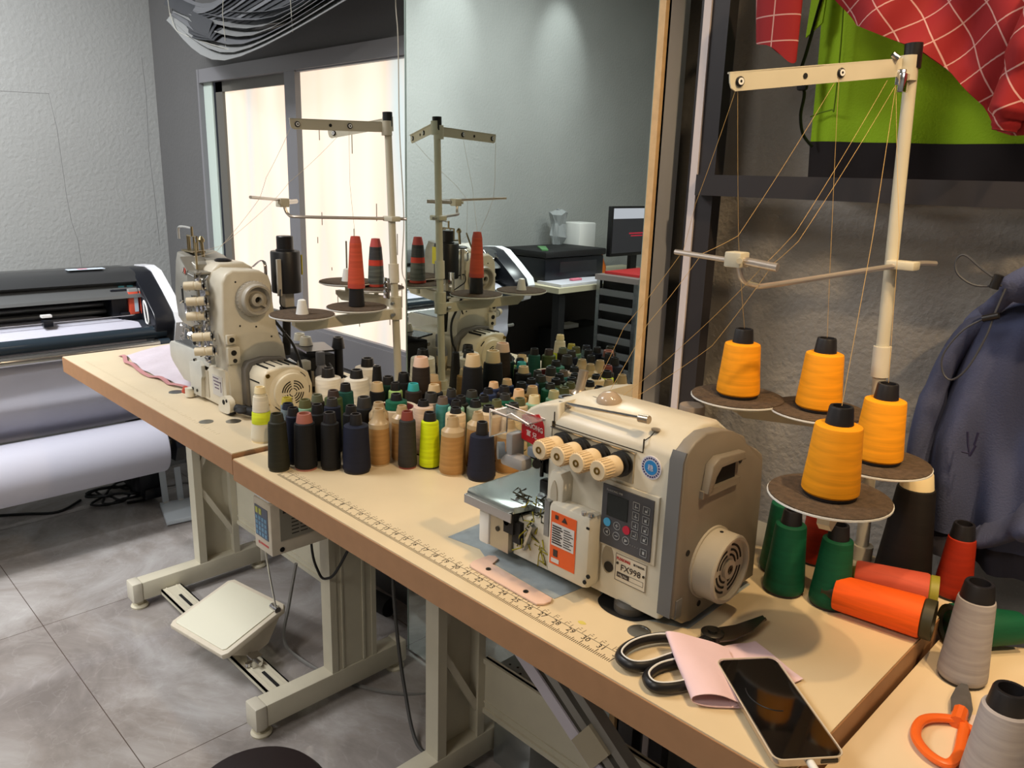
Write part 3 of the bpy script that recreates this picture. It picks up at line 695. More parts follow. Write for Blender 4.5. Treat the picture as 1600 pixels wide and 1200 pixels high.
for (i, x, y, z0, h, rb, rs, rn, nk, nc, bc) in (
    (1, 0.1130,0.0430,0.760,0.1141, 0.0209,0.0172,0.0117,0.0148,'dkolive','dkolive'),
    (3, 0.1407,0.0860,0.760,0.1129, 0.0223,0.0199,0.0137,0.0174,'dustypink','black'),
    (4, 0.1720,0.1230,0.760,0.1153, 0.0199,0.0174,0.0112,0.0199,'black','black'),
    (5, 0.2160,0.1540,0.760,0.1165, 0.0272,0.0241,0.0105,0.0210,'black','navy'),
    (33, 0.2120,0.2100,0.760,0.1154, 0.0216,0.0203,0.0102,0.0229,'tanwrap','tan'),
    (35, 0.2630,0.2420,0.760,0.1160, 0.0189,0.0164,0.0107,0.0164,'maroon','charcoal'),
    (36, 0.2890,0.2780,0.760,0.1132, 0.0215,0.0177,0.0114,0.0164,'black','neon'),
    (44, 0.3450,0.2900,0.760,0.1164, 0.0260,0.0223,0.0099,0.0223,'tanwrap','tan'),
    (56, 0.4020,0.3150,0.760,0.1137, 0.0281,0.0232,0.0104,0.0245,'black','navy'),
    (62, 0.4091,0.3805,0.760,0.1074, 0.0252,0.0227,0.0101,0.0189,'tanwrap','tan'),
    (2, 0.0997,0.0854,0.760,0.1150, 0.0177,0.0151,0.0101,0.0151,'black','navy'),
    (6, 0.0664,0.0926,0.760,0.1150, 0.0154,0.0128,0.0103,0.0103,'navy','greyblue'),
    (7, 0.0280,0.1120,0.760,0.1150, 0.0158,0.0132,0.0099,0.0132,'mustard','greyblue'),
    (8, 0.0630,0.1330,0.760,0.1150, 0.0170,0.0144,0.0111,0.0157,'olive','mint'),
    (9, 0.0470,0.1710,0.760,0.1150, 0.0188,0.0147,0.0107,0.0134,'greygreen','dkbrown'),
    (10, 0.1080,0.1340,0.760,0.1150, 0.0193,0.0167,0.0103,0.0180,'black','black'),
    (11, 0.0890,0.1810,0.760,0.1150, 0.0198,0.0172,0.0106,0.0159,'charcoal','navy'),
    (12, 0.0375,0.2160,0.760,0.1150, 0.0220,0.0193,0.0110,0.0151,'umber','olivegreen'),
    (13, 0.0215,0.2570,0.770,0.1100, 0.0209,0.0167,0.0105,0.0167,'black','tealgreen'),
    (14, -0.1680,0.3300,0.770,0.0970, 0.0325,0.0310,0.0139,0.0217,'black','white'),
    (15, -0.1130,0.3750,0.770,0.0970, 0.0324,0.0293,0.0139,0.0201,'black','white'),
    (16, -0.1990,0.4660,0.770,0.0970, 0.0361,0.0328,0.0148,0.0214,'black','white'),
    (17, -0.1050,0.4290,0.770,0.1000, 0.0173,0.0141,0.0094,0.0439,'black','bare'),
    (18, 0.1580,0.1810,0.760,0.1150, 0.0193,0.0167,0.0103,0.0154,'black','black'),
    (19, 0.1220,0.2370,0.760,0.1150, 0.0240,0.0200,0.0133,0.0214,'charcoal','black'),
    (20, 0.0278,0.3665,0.770,0.1100, 0.0219,0.0190,0.0117,0.0175,'black','dkgreen'),
    (21, 0.0423,0.3262,0.760,0.1150, 0.0200,0.0172,0.0121,0.0186,'beige','black'),
    (22, 0.0669,0.3580,0.760,0.1150, 0.0172,0.0158,0.0100,0.0172,'black','ltgreen'),
    (23, 0.0225,0.4143,0.770,0.1100, 0.0252,0.0207,0.0118,0.0207,'black','black'),
    (24, 0.0720,0.4268,0.760,0.1650, 0.0249,0.0197,0.0154,0.0205,'pinkbeige','dkbrown'),
    (25, 0.0985,0.3843,0.760,0.1150, 0.0229,0.0186,0.0114,0.0157,'turquoise','dkbrown'),
    (26, 0.0190,0.5070,0.770,0.0900, 0.0201,0.0185,0.0108,0.0155,'beige','tan'),
    (27, 0.1350,0.4140,0.760,0.1150, 0.0214,0.0200,0.0121,0.0157,'beige','black'),
    (28, 0.1830,0.3660,0.760,0.1150, 0.0178,0.0165,0.0124,0.0192,'charcoal','pinkwhite'),
    (29, 0.2240,0.3650,0.760,0.1150, 0.0175,0.0148,0.0101,0.0148,'greybrown','teal'),
    (30, 0.2180,0.3180,0.760,0.1150, 0.0225,0.0212,0.0106,0.0119,'black','pinkwhite'),
    (311, 0.1430,0.3040,0.760,0.1150, 0.0231,0.0231,0.0109,0.0136,'black','green'),
    (32, 0.1740,0.2370,0.760,0.1150, 0.0209,0.0196,0.0104,0.0170,'tanwrap','tan'),
    (34, 0.2220,0.2600,0.760,0.1150, 0.0220,0.0207,0.0097,0.0181,'tanwrap','tan'),
    (37, 0.1880,0.4190,0.760,0.1150, 0.0182,0.0168,0.0098,0.0168,'charcoal','navy'),
    (39, 0.1400,0.5240,0.760,0.1700, 0.0309,0.0221,0.0155,0.0265,'beige','black'),
    (40, 0.2248,0.4468,0.760,0.1150, 0.0195,0.0181,0.0112,0.0139,'greyblack','dkgreen'),
    (41, 0.2420,0.4000,0.760,0.1150, 0.0177,0.0163,0.0102,0.0149,'black','dkolive'),
    (42, 0.2635,0.3682,0.760,0.1150, 0.0186,0.0173,0.0100,0.0133,'black','mint'),
    (43, 0.3020,0.3340,0.760,0.1150, 0.0219,0.0206,0.0103,0.0103,'black','peachwhite'),
    (45, 0.2329,0.4877,0.760,0.1150, 0.0212,0.0184,0.0099,0.0113,'black','blue'),
    (46, 0.2686,0.4419,0.760,0.1150, 0.0191,0.0178,0.0102,0.0137,'black','olivegreen'),
    (47, 0.2843,0.4035,0.760,0.1150, 0.0214,0.0187,0.0107,0.0147,'black','sage'),
    (48, 0.3324,0.3964,0.760,0.1150, 0.0262,0.0249,0.0111,0.0118,'black','peachwhite'),
    (49, 0.3523,0.3492,0.760,0.1150, 0.0241,0.0216,0.0095,0.0178,'tanwrap','tan'),
    (50, 0.2006,0.5346,0.760,0.1150, 0.0204,0.0160,0.0102,0.0131,'peach','blue'),
    (52, 0.2416,0.5290,0.760,0.1150, 0.0200,0.0171,0.0107,0.0143,'black','dkbrown'),
    (53, 0.2900,0.4840,0.760,0.1150, 0.0221,0.0207,0.0103,0.0124,'charcoal','green'),
    (54, 0.3115,0.4389,0.760,0.1150, 0.0201,0.0187,0.0100,0.0147,'olive','pinkwhite'),
    (57, 0.2821,0.5344,0.760,0.1150, 0.0198,0.0184,0.0113,0.0184,'peach','gold'),
    (59, 0.3380,0.5244,0.760,0.1150, 0.0192,0.0179,0.0110,0.0165,'cream','mint'),
    (60, 0.3336,0.4855,0.760,0.1150, 0.0189,0.0175,0.0108,0.0148,'olive','peachwhite'),
    (611, 0.3508,0.4498,0.760,0.1150, 0.0198,0.0171,0.0105,0.0132,'charcoal','peachwhite'),
    (612, 0.3772,0.4163,0.760,0.1150, 0.0218,0.0205,0.0103,0.0128,'black','peachwhite'),
):
    cone(CL[i], x, y, z0, h, rb, rs, rn, nk, nc, bc, G, band=(.004, .030, 'ltgreen') if False else ((.07, .083, 'mint') if i == 8 else None))
# cream core with a neon band on the far table
t = cone('cream cone with a neon yellow band standing alone on the far table', -.038, .087, .77, .118, .0235, .0120, .0105, .012, 'cream', 'sage', G)
M = Matrix.Translation((-.038, .087, .77))
for ch in list(t.children):
    if ch.name.startswith('wound'): ch.data.materials[0] = mat('cream_cone_body', (216, 208, 186), .5)
obj('thread_band', MB().lathe([(.0198, .040), (.0202, .041), (.0188, .064), (.0180, .065)], 26, M), mat('neon_thread_band', (214, 226, 40), .6, wave=.15), t)
obj('core_ridge', MB().lathe([(.0178, .066), (.0178, .067), (.0150, .098), (.0148, .0985)], 26, M), mat('cream_ribbed', (222, 212, 190), .5, wave=.1), t)
# big roll of tape round the green cone
tr = thing('tape_roll', 'wide roll of white tape with a maroon core among the cones', 'tape roll', (.136, .309, .76))
Mt = Matrix.Translation((.136, .309, .76))
obj('tape_winding', MB().lathe([(.0375, 0), (.0455, 0), (.046, .002), (.046, .082), (.0452, .084), (.0375, .084)], 40, Mt, cap=False), mat('white_tape', (222, 204, 176), .45, var=.04), tr)
obj('cardboard_core', MB().lathe([(.0345, 0), (.0375, 0), (.0375, .0835), (.0345, .0835), (.0345, 0)], 40, Mt, cap=False), mat('maroon_card_core', (120, 40, 36), .7), tr)
# extra cones seen only as tips behind the overlock, reflected in the mirror
for lab, x, y, nc, bc in (('peach-white cone behind the overlock, reflected beside the plywood edge', .43, .50, 'beige', 'peachwhite'), ('tan cone hidden behind the overlock, its top seen in the mirror', .475, .46, 'beige', 'tan'),
                          ('sand cone hidden behind the overlock, seen low in the mirror', .52, .51, 'sand', 'tan'), ('mint cone hidden behind the overlock, seen in the mirror', .44, .445, 'black', 'mint')):
    cone(lab, x, y, .76, .115, .021, .019, .0105, .015, nc, bc, G)
# ================================================================== THREAD STANDS
M_PIN = mat('pin_steel', (150, 146, 138), .3, .9)
def thread_stand(label, base, top, arms, discs, rod, guides):
    """base/top: ends of the post; arms: flat bars carrying discs; discs: [x,y,z,has_pin]; rod: cross rod polyline; guides: eyelet bars at the head"""
    t = thing('thread_stand', label, 'thread stand', base)
    B = Vector(base); T = Vector(top); D = (T-B)
    at_ = lambda z: B + D*((z-B.z)/D.z)
    post = MB().cyl(B, at_(T.z-.03), .0095, .0085, n=20)
    p_ = obj('post', post, M_STAND, t)
    obj('post_cap', MB().cyl(at_(T.z-.032), T, .0115, n=20), M_BLACK, t)
    obj('table_clamp', MB().cyl(B, B+Vector((0, 0, .012)), .026, n=24).cyl(B+Vector((0, 0, .012)), B+Vector((0, 0, .035)), .015, n=20), M_STAND, t)
    obj('height_sleeve', MB().cyl(at_(B.z+.30), at_(B.z+.345), .0125, n=20), M_IVORY, t)
    for (p0, p1, z0) in arms:
        a = Vector(p0); b = Vector(p1); d = b-a; L = d.length; ang = atan2(d.y, d.x)
        M = Matrix.Translation(a) @ Matrix.Rotation(ang, 4, 'Z')
        mb = MB().prism([(-.012, -.012), (L-.02, -.012), (L, .002), (L, .012), (-.012, .012)], -.007, .007, 'y', M)
        o = obj('arm', mb, M_STAND, t, smooth=False)
        mb = MB().cyl(a-Vector((0, 0, .014)), a+Vector((0, 0, .014)), .0155, n=20)
        obj('arm_clamp', mb, M_STAND, t)
        obj('clamp_screw', MB().cyl(a+Vector((.012, -.014, 0)), a+Vector((.016, -.022, 0)), .004, n=10), M_STEEL, t)
    for (x, y, z, pin) in discs:
        M = Matrix.Translation((x, y, z))
        o = obj('spool_disc', MB().lathe([(.008, -.014), (.010, -.0075), (.062, -.0075), (.0705, -.0035), (.0705, -.0015), (0, -.0015)], 40, M), M_WHITEP, t)
        obj('felt_pad', MB().lathe([(0, -.0015), (.069, -.0015), (.0695, 0), (.066, .0012), (.03, 0), (0, 0)], 40, M), M_FELT, o)
        if pin:
            obj('pin_cone', MB().lathe([(.014, 0), (.0085, .030), (.005, .032), (0, .032)], 20, M), M_WHITEP, o)
            if pin > 1: obj('spool_pin', MB().cyl((x, y, z+.03), (x, y, z+.10), .0022, n=8), M_PIN, o)
    if rod:
        obj('cross_rod', MB().tube(smoothpath(rod['bar'], 5), .0038, 10), M_ROD, t)
        c = Vector(rod['clamp'])
        obj('rod_clamp', MB().box((c.x-.019, c.y-.013, c.z-.006), (c.x+.019, c.y+.013, c.z+.006), bev=.002), M_STAND, t)
        k = Vector(rod['block'])
        obj('guide_block', MB().box((k.x-.012, k.y-.012, k.z-.010), (k.x+.012, k.y+.012, k.z+.010), bev=.002).cyl(k+Vector((.011, -.012, 0)), k+Vector((.013, -.016, 0)), .004, n=10), M_STAND, t)
        obj('guide_rod', MB().cyl(rod['tip'][0], rod['tip'][1], .0036, n=10).cyl(k, rod['tip'][1], .0055, n=12), M_ROD, t)
    for (a, b, eyes) in guides:
        a = Vector(a); b = Vector(b); d = b-a; L = d.length; ang = atan2(d.y, d.x); pit = atan2(d.z, hypot(d.x, d.y))
        M = Matrix.Translation(a) @ Matrix.Rotation(ang, 4, 'Z') @ Matrix.Rotation(-pit, 4, 'Y')
        pts = [(-.012, -.011), (L-.008, -.011), (L-.002, -.007), (L, 0), (L, .011), (-.012, .011)]
        g = obj('eyelet_bar', MB().prism(pts, -.001, .001, 'y', M).prism([(-.012, .010), (L, .010), (L, .012), (-.012, .012)], -.004, .001, 'y', M), M_STAND, t, smooth=False)
        ey = MB(); ed = MB()
        for e in eyes:
            for side in (-1, 1):
                Me = M @ Matrix.Translation((L*e, side*.001, 0)) @ Matrix.Rotation(-side*pi/2, 4, 'X')
                ey.lathe([(.0062, 0), (.0062, .0015), (.0048, .003)], 16, Me); ed.lathe([(.0042, .0028), (.0042, .0034), (.0018, .0034), (.0018, .0024)], 14, Me)
        obj('eyelet_rim', ey, M_BLACK, g); obj('eyelet', ed, M_WHITEP, g)
        h = MB()
        for side in (-1, 1):
            Me = M @ Matrix.Translation((L*.60, side*.001, 0)) @ Matrix.Rotation(-side*pi/2, 4, 'X'); h.lathe([(.0036, 0), (.0036, .0006)], 12, Me)
        obj('spare_hole', h, M_SHADOW, g)
        obj('head_clamp', MB().cyl(a-D.normalized()*.018, a+D.normalized()*.014, .0125, n=20), M_STAND, t)
    return t

# left stand, behind the interlock machine
SL = thread_stand('beige two-arm thread stand rising in front of the window, behind the far machine', (-.092, .486, .77), (-.124, .482, 1.464),
    [((-.102, .485, .995), (-.090, .20, .995), 0), ((-.104, .485, 1.022), (-.29, .44, 1.022), 0)],
    [(-.077, .215, 1.024, 1), (-.095, .368, 1.024, 0), (-.255, .447, 1.060, 2), (-.19, .49, 1.050, 0)],
    {'bar': [(-.095, .515, 1.222), (-.118, .487, 1.222), (-.235, .318, 1.222), (-.262, .295, 1.226), (-.27, .288, 1.250)], 'clamp': (-.114, .484, 1.222), 'block': (-.275, .288, 1.253), 'tip': [(-.195, .168, 1.268), (-.325, .352, 1.254)]},
    [((-.122, .478, 1.430), (-.159, .250, 1.424), (.93, .40)), ((-.125, .484, 1.440), (-.295, .43, 1.415), (.9, .45))])
obj('disc_riser', MB().cyl((-.255, .447, 1.022), (-.255, .447, 1.052), .006).cyl((-.19, .49, 1.022), (-.19, .49, 1.042), .006), M_STAND, SL)
def side_plate():
    mb = MB().box((-.107, .452, 1.035), (-.085, .456, 1.085), bev=.0015)
    for z in (1.045, 1.058, 1.072): mb.cyl((-.096, .450, z), (-.096, .452, z), .004, n=10)
    return obj('chrome_guide_plate', mb, M_CHROME, SL)
side_plate()
# spools on the left stand
def tall_spool(label, x, y, z, h, bands, group=None):
    t = thing('thread_cone', label, 'thread cone', (x, y, z), group)
    M = Matrix.Translation((x, y, z))
    for i, (a, b, ra, rb, m, nm) in enumerate(bands):
        obj(nm, MB().lathe([(0, a), (ra, a), (rb, b), (0, b)] if i < len(bands)-1 else [(0, a), (ra, a), (rb, b), (rb*.7, b), (rb*.6, b-.01), (0, b-.01)], 26, M), m, t)
    return t
RS = mat('thread_coral', TH['coral'], .6, wave=.14, spec=.3)
tall_spool('tall coral thread cone with black core on the front arm, left stand', -.095, .368, 1.0255, .165, [(0, .042, .0185, .0165, nkmat('black'), 'core'), (.042, .052, .020, .0195, mat('coral_core', (176, 66, 50), .5), 'core_rim'), (.052, .145, .0195, .0135, RS, 'wound_thread'), (.145, .160, .0135, .0105, mat('coral_core', (190, 66, 50), .5), 'core_tip')])
tall_spool('dark grey and red variegated thread cone on the rear arm, left stand', -.19, .49, 1.0515, .12, [(0, .006, .0215, .0215, mat('coral_core', (190, 66, 50), .5), 'core'), (.006, .052, .0205, .0185, mat('thread_greygreen', (96, 100, 94), .6, wave=.5), 'wound_thread'), (.052, .066, .0186, .0178, mat('thread_bright_red', (200, 60, 40), .6, wave=.1), 'wound_thread'), (.066, .098, .0176, .0150, mat('thread_dark_slate', (58, 58, 60), .6, wave=.4), 'wound_thread'), (.098, .118, .0148, .0105, mat('rose_core', (176, 70, 66), .5), 'core_tip')])

# right stand, behind the overlock machine
SR = thread_stand('beige two-arm thread stand behind the overlock machine holding four amber cones', (1.055, .515, .76), (1.020, .516, 1.516),
    [((1.048, .515, .948), (1.118, .19, .948), 0), ((1.047, .515, .985), (.855, .43, .985), 0)],
    [(1.108, .222, .9755, 0), (1.088, .418, .966, 0), (.982, .455, 1.008, 0), (.869, .420, 1.010, 0)],
    {'bar': [(1.078, .560, 1.226), (1.050, .508, 1.224), (.952, .335, 1.198), (.938, .310, 1.197), (.928, .292, 1.205), (.924, .284, 1.226)], 'clamp': (1.052, .508, 1.224), 'block': (.920, .286, 1.231), 'tip': [(.825, .284, 1.233), (.978, .287, 1.226)]},
    [((1.018, .512, 1.486), (.905, .252, 1.448), (.95, .40))])
obj('disc_riser', MB().cyl((.982, .455, .985), (.982, .455, 1.0), .006).cyl((.869, .42, .985), (.869, .42, 1.0), .006).cyl((1.108, .222, .948), (1.108, .222, .968), .006).cyl((1.088, .418, .948), (1.088, .418, .959), .006), M_STAND, SR)
mb = MB().box((1.010, .495, 1.462), (1.022, .508, 1.482), bev=.001).box((1.018, .485, 1.452), (1.026, .502, 1.476), bev=.001).cyl((1.012, .49, 1.495), (1.006, .484, 1.500), .004, n=10)
obj('head_bracket', mb, M_CHROME, SR)
M_AMB = thmat('amber')
for lab, x, y, z, h in (('amber thread cone on the nearest disc of the right stand', 1.108, .222, .9767, .108), ('amber thread cone on the disc behind the nearest one, beside the white post', 1.088, .418, .9672, .108),
        ('amber thread cone on the second disc of the rear arm, right of the leftmost', .982, .455, 1.0092, .106), ('amber thread cone on the leftmost disc of the right stand', .869, .420, 1.0112, .104)):
    cone(lab, x, y, z, h, .0325, .0268, .0135, .021, 'black', 'amber', 'amber cones on the right thread stand')

# ------------------------------------------------------------------ loose threads
M_THR = mat('amber_thread', (196, 160, 98), .7)
M_THRW = mat('pale_thread', (196, 176, 150), .6)
def sag(pts, s_=.004):
    out = []
    P = [Vector(p) for p in pts]
    for a, b in zip(P, P[1:]):
        for k in range(8):
            t = k/8; q_ = a.lerp(b, t); q_.z -= s_*4*t*(1-t)*min(1, (b-a).length/.2); out.append(q_)
    return out+[P[-1]]
def thread(label, pts, m=None, r=.00032, group=None):
    o = obj('thread', MB().tube(sag(pts), r, 4), m or M_THR)
    return tag(o, label, 'thread', group)
def eye(k): 
    a = Vector((1.018, .512, 1.486)); b = Vector((.905, .252, 1.448)); return a.lerp(b, k)
e1 = eye(.95)+Vector((0, -.003, -.003)); e2 = eye(.40)+Vector((0, -.003, -.003)); hd = Vector((1.014, .490, 1.462)); hd2 = Vector((1.004, .485, 1.468))
thread('thread running straight down from the end eyelet to the leftmost amber cone', [(.869, .420, 1.116), (.878, .36, 1.25), e1])
thread('thread from the middle eyelet down to the second amber cone', [(.982, .455, 1.116), (.978, .43, 1.28), e2])
thread('thread from the post head down to the amber cone beside the post', [(1.088, .418, 1.076), (1.065, .44, 1.27), hd])
thread('thread from the post head down to the nearest amber cone', [(1.108, .222, 1.085), (1.07, .34, 1.27), hd])
d1 = Vector((.780, .215, 1.035)); d2 = Vector((.735, .23, 1.02)); d3 = Vector((.70, .22, 1.01))
thread('thread slanting from the end eyelet past the left tip of the guide rod', [e1, (.86, .27, 1.30), (.838, .284, 1.236), (.77, .25, 1.12), d2])
thread('thread slanting from the middle eyelet over the guide rod to the overlock', [e2, (.905, .31, 1.26), (.868, .284, 1.234), (.81, .25, 1.13), d1])
thread('outer of two threads slanting from the post head to the right rod tip', [hd2, (.985, .31, 1.27), (.962, .287, 1.231), (.88, .25, 1.12), (.80, .22, 1.03)])
thread('inner of two threads slanting from the post head to the right rod tip', [hd, (.995, .30, 1.26), (.972, .287, 1.231), (.92, .245, 1.12), (.83, .20, 1.035)])
thread('fine thread slanting before the left window pane from the left guide rod', [(-.158, .250, 1.415), (-.20, .21, 1.31), (-.215, .20, 1.265), (-.34, .15, 1.14), (-.43, .13, 1.12)], M_THRW, .0004)
thread('fine thread from the rear eyelet bar slanting across the window', [(-.27, .44, 1.41), (-.262, .30, 1.30), (-.258, .26, 1.262), (-.36, .17, 1.15), (-.44, .13, 1.13)], M_THRW, .0004)
thread('fine thread hanging from the left stand down to the coral cone', [(-.095, .368, 1.185), (-.115, .37, 1.30), (-.137, .385, 1.421)], M_THRW, .0004)
# ================================================================== OVERLOCK MACHINE
ov = thing('overlock_machine', 'ivory and grey overlock sewing machine with four tension dials on the near table', 'sewing machine', (.80, .24, .762))
F = .128
# main body: front face, rounded top
def arch(x0, x1, y0, y1, z0, zf, zt, zb, mb=None, bev=.006):
    pts = [(y0, z0), (y0, zf-.012), (y0+.004, zf-.004), (y0+.012, zf+.002), (y0+.035, zt-.004), (y0+.065, zt), (y0+.10, zt-.002), (y1-.05, zb+.008), (y1-.018, zb-.004), (y1-.004, zb-.016), (y1, zb-.035), (y1, z0)]
    return (mb or MB()).prism(pts, x0, x1, 'x', bev=bev)
body = arch(.742, .952, F, .325, .775, 1.010, 1.030, .985)
bd = obj('body', body, M_IVORY, ov, angle=50)
# head on the left, open below for the needle area
hp = [(.688, .952), (.688, .985), (.692, .996), (.702, 1.006), (.722, 1.017), (.76, 1.026), (.76, .942), (.735, .942), (.732, .952)]
hd_ = MB().prism(hp, F, .30, 'y', bev=.005)
obj('head', hd_, M_IVORY, ov, angle=50)
obj('back_pillar', MB().box((.70, .245, .80), (.76, .32, .955), bev=.006), M_IVORY, ov)
# looper base and covers
obj('lower_base', MB().prism([(.694, .777), (.80, .777), (.80, .84), (.76, .858), (.694, .838)], .112, .32, 'y', bev=.004), M_IVORY, ov)
obj('side_cover', MB().prism(smoothpath([(.629, .778), (.629, .835), (.632, .847)], 2) + [Vector((.652, .847, 0)), Vector((.652, .778, 0))], .101, .26, 'y') if False else MB().box((.629, .101, .778), (.6515, .26, .850), bev=.004), M_WHITEP, ov)
mp = obj('metal_front_plate', MB().box((.6525, .104, .779), (.692, .115, .838)), mat('satin_nickel', (176, 170, 156), .35, .8, var=.05), ov, smooth=False)
obj('plate_screw', MB().cyl((.669, .1045, .812), (.669, .1025, .812), .004, n=14), M_DARKSTEEL, mp)
obj('looper_cover', MB().box((.6525, .108, .838), (.70, .20, .852)), M_DARKSTEEL, ov, smooth=False)
q = MB().cyl((.672, .100, .842), (.672, .108, .842), .010, n=18).cyl((.690, .100, .832), (.690, .108, .832), .006, n=14).box((.685, .100, .815), (.705, .112, .85)).box((.70, .104, .802), (.716, .116, .835))
obj('looper_linkage', q, M_BLACKM, ov)
obj('looper_arm', bar_between((.722, .108, .797), (.742, .104, .842), .007, .005), M_STEEL, ov, smooth=False)
q = MB().prism([(.606, .100), (.612, .092), (.700, .092), (.708, .098), (.712, .128), (.742, .128), (.742, .272), (.618, .272), (.606, .26)], .850, .860, 'z', bev=.0015)
cp = obj('cloth_plate', q, mat('polished_cloth_plate', (188, 196, 192), .22, .85, var=.06, vscale=50), ov)
q = MB().box((.6055, .0915, .838), (.708, .0935, .8515)).box((.6045, .093, .838), (.6065, .262, .8515)); obj('plate_skirt', q, mat('plate_skirt_metal', (182, 178, 176), .35, .6), cp, smooth=False)
q = MB()
for x, y in ((.694, .134), (.700, .128), (.688, .124)): q.lathe([(.003, .8602), (.003, .8608)], 12, Matrix.Translation((x, y, 0)))
q.box((.680, .118, .8602), (.706, .1195, .8606)); obj('plate_marks', q, M_DARKSTEEL, cp)
# needle bar, presser foot
q = MB().cyl((.727, .165, .86), (.727, .165, .955), .0045).cyl((.738, .158, .885), (.738, .158, .955), .004).box((.715, .148, .905), (.735, .18, .93), bev=.002).cyl((.716, .146, .955), (.716, .146, .90), .003)
q.box((.742, .140, .92), (.765, .16, .95), bev=.003).cyl((.712, .14, .925), (.722, .128, .925), .007, n=12).cyl((.706, .14, .935), (.712, .13, .935), .005, n=12).box((.722, .135, .88), (.746, .15, .90), bev=.002)
obj('needle_bar', q, M_DARKSTEEL, ov)
q = MB().box((.705, .150, .8605), (.745, .200, .868), bev=.002).prism([(.715, .868), (.742, .868), (.736, .905), (.722, .905)], .155, .178, 'y').cyl((.744, .135, .868), (.744, .160, .895), .009, n=14)
obj('presser_foot', q, M_STEEL, ov)
obj('needle_screw', MB().cyl((.735, .128, .942), (.735, .142, .942), .006, n=12), M_CHROME, ov)
q = MB()
rnd = random.Random(4)
for k in range(34):
    x = .715+rnd.random()*.045; y = .105+rnd.random()*.03; z = .80+rnd.random()*.075
    q.tube([(x, y, z), (x+rnd.uniform(-.014, .012), y-.004, z-.012), (x+rnd.uniform(-.02, .02), y+rnd.uniform(-.006, .006), z-rnd.uniform(.01, .035))], .0011, 4)
obj('lint_tangle', q, mat('olive_yellow_lint', (150, 140, 34), .9, var=.5, vscale=200), ov)
q = MB()
for k in range(26):
    x = .70+rnd.random()*.055; y = .105+rnd.random()*.04; z = .835+rnd.random()*.055
    q.tube([(x, y, z), (x+rnd.uniform(-.016, .012), y-.004, z-.008), (x+rnd.uniform(-.028, .02), y+rnd.uniform(-.006, .006), z-rnd.uniform(.0, .02))], .0012, 4)
obj('lint_tangle', q, mat('dark_lint', (50, 48, 30), .9), ov)
# inner shield, hinged door with orange label
obj('eye_shield_base', MB().prism([(.760, .862), (.79, .862), (.792, .925), (.786, .934), (.768, .934), (.763, .92)], .108, .130, 'y', bev=.003), M_IVORY, ov)
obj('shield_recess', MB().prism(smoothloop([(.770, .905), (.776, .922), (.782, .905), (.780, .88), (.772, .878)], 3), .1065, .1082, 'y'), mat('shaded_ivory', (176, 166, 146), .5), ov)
dr = obj('looper_door', MB().box((.774, .098, .785), (.850, .130, .893), bev=.008), M_IVORY, ov)
obj('door_edge', MB().box((.766, .100, .838), (.775, .115, .892)), M_STEEL, dr, smooth=False)
lb = obj('warning_label', MB().box((.782, .0970, .803), (.828, .0985, .882)), mat('orange_label', (222, 92, 36), .4), dr, smooth=False)
q = MB().box((.7845, .0964, .832), (.8255, .0971, .866))
obj('label_text_panel', q, mat('label_white', (206, 202, 196), .5), lb, smooth=False)
q = MB()
for k in range(8): q.box((.786, .0958, .8355+k*.0036), (.8045-.002*(k % 3), .0965, .8372+k*.0036)); q.box((.807, .0958, .8355+k*.0036), (.824-.003*((k+1) % 3), .0965, .8365+k*.0036))
q.box((.790, .0962, .8725), (.7955, .0971, .878)).prism([(.802, .8715), (.812, .8715), (.807, .879)], .0962, .0971, 'y').box((.789, .0962, .816), (.7965, .0971, .826))
obj('label_print', q, mat('label_black', (52, 44, 42), .5), lb, smooth=False)
obj('label_footer', MB().box((.7855, .0964, .8065), (.800, .0971, .8125)), mat('label_white', (206, 202, 196), .5), lb, smooth=False)
q = MB().cyl((.845, .105, .8925), (.845, .105, .896), .004).cyl((.835, .103, .8925), (.835, .103, .896), .004)
obj('door_screw', q, M_CHROME, dr)
obj('door_hole', MB().cyl((.847, .0985, .798), (.847, .097, .798), .003).cyl((.852, .0995, .808), (.852, .0975, .808), .003).box((.845, .0972, .876), (.850, .0985, .879)), M_SHADOW, dr)
# tension dials
pl = obj('tension_plate', MB().box((.752, F-.003, .948), (.894, F+.002, .990)), mat('worn_tension_plate', (176, 164, 140), .5, var=.15, vscale=60), ov, smooth=False)
obj('plate_edge', MB().box((.750, F-.005, .990), (.896, F, .9915)), M_CHROME, pl, smooth=False)
def dial(x, z):
    d = Vector((-.03, -1, .03)).normalized(); p = Vector((x, F-.002, z)); M = Matrix.Translation(p) @ d.to_track_quat('Z', 'Y').to_matrix().to_4x4()
    c = obj('tension_dial', MB().lathe([(.0135, .016), (.014, .018), (.014, .028), (.0130, .030), (.0130, .031), (.0136, .0315), (.0130, .050), (.0122, .0515), (.005, .0518)], 28, M), mat('cream_dial', (214, 192, 156), .45), ov)
    rb = MB()
    for k in range(22):
        a = 2*pi*k/22; rb.box((-.0006, .0128, .0325), (.0006, .0142, .0495), M @ Matrix.Rotation(a, 4, 'Z'))
    obj('dial_ribs', rb, mat('cream_dial', (226, 208, 176), .4), c, smooth=False)
    obj('dial_spring', MB().lathe([(.016, 0), (.017, .003), (.012, .005), (.016, .008), (.017, .010), (.012, .012), (.0145, .016)], 24, M), M_DARKSTEEL, c)
    obj('dial_nut', MB().lathe([(.0048, .0510), (.0048, .0530), (.0026, .0530), (.0026, .0515)], 16, M, cap=False), mat('brass', (150, 120, 60), .3, .9), c)
for x in (.776, .809, .842, .877): dial(x, .972)
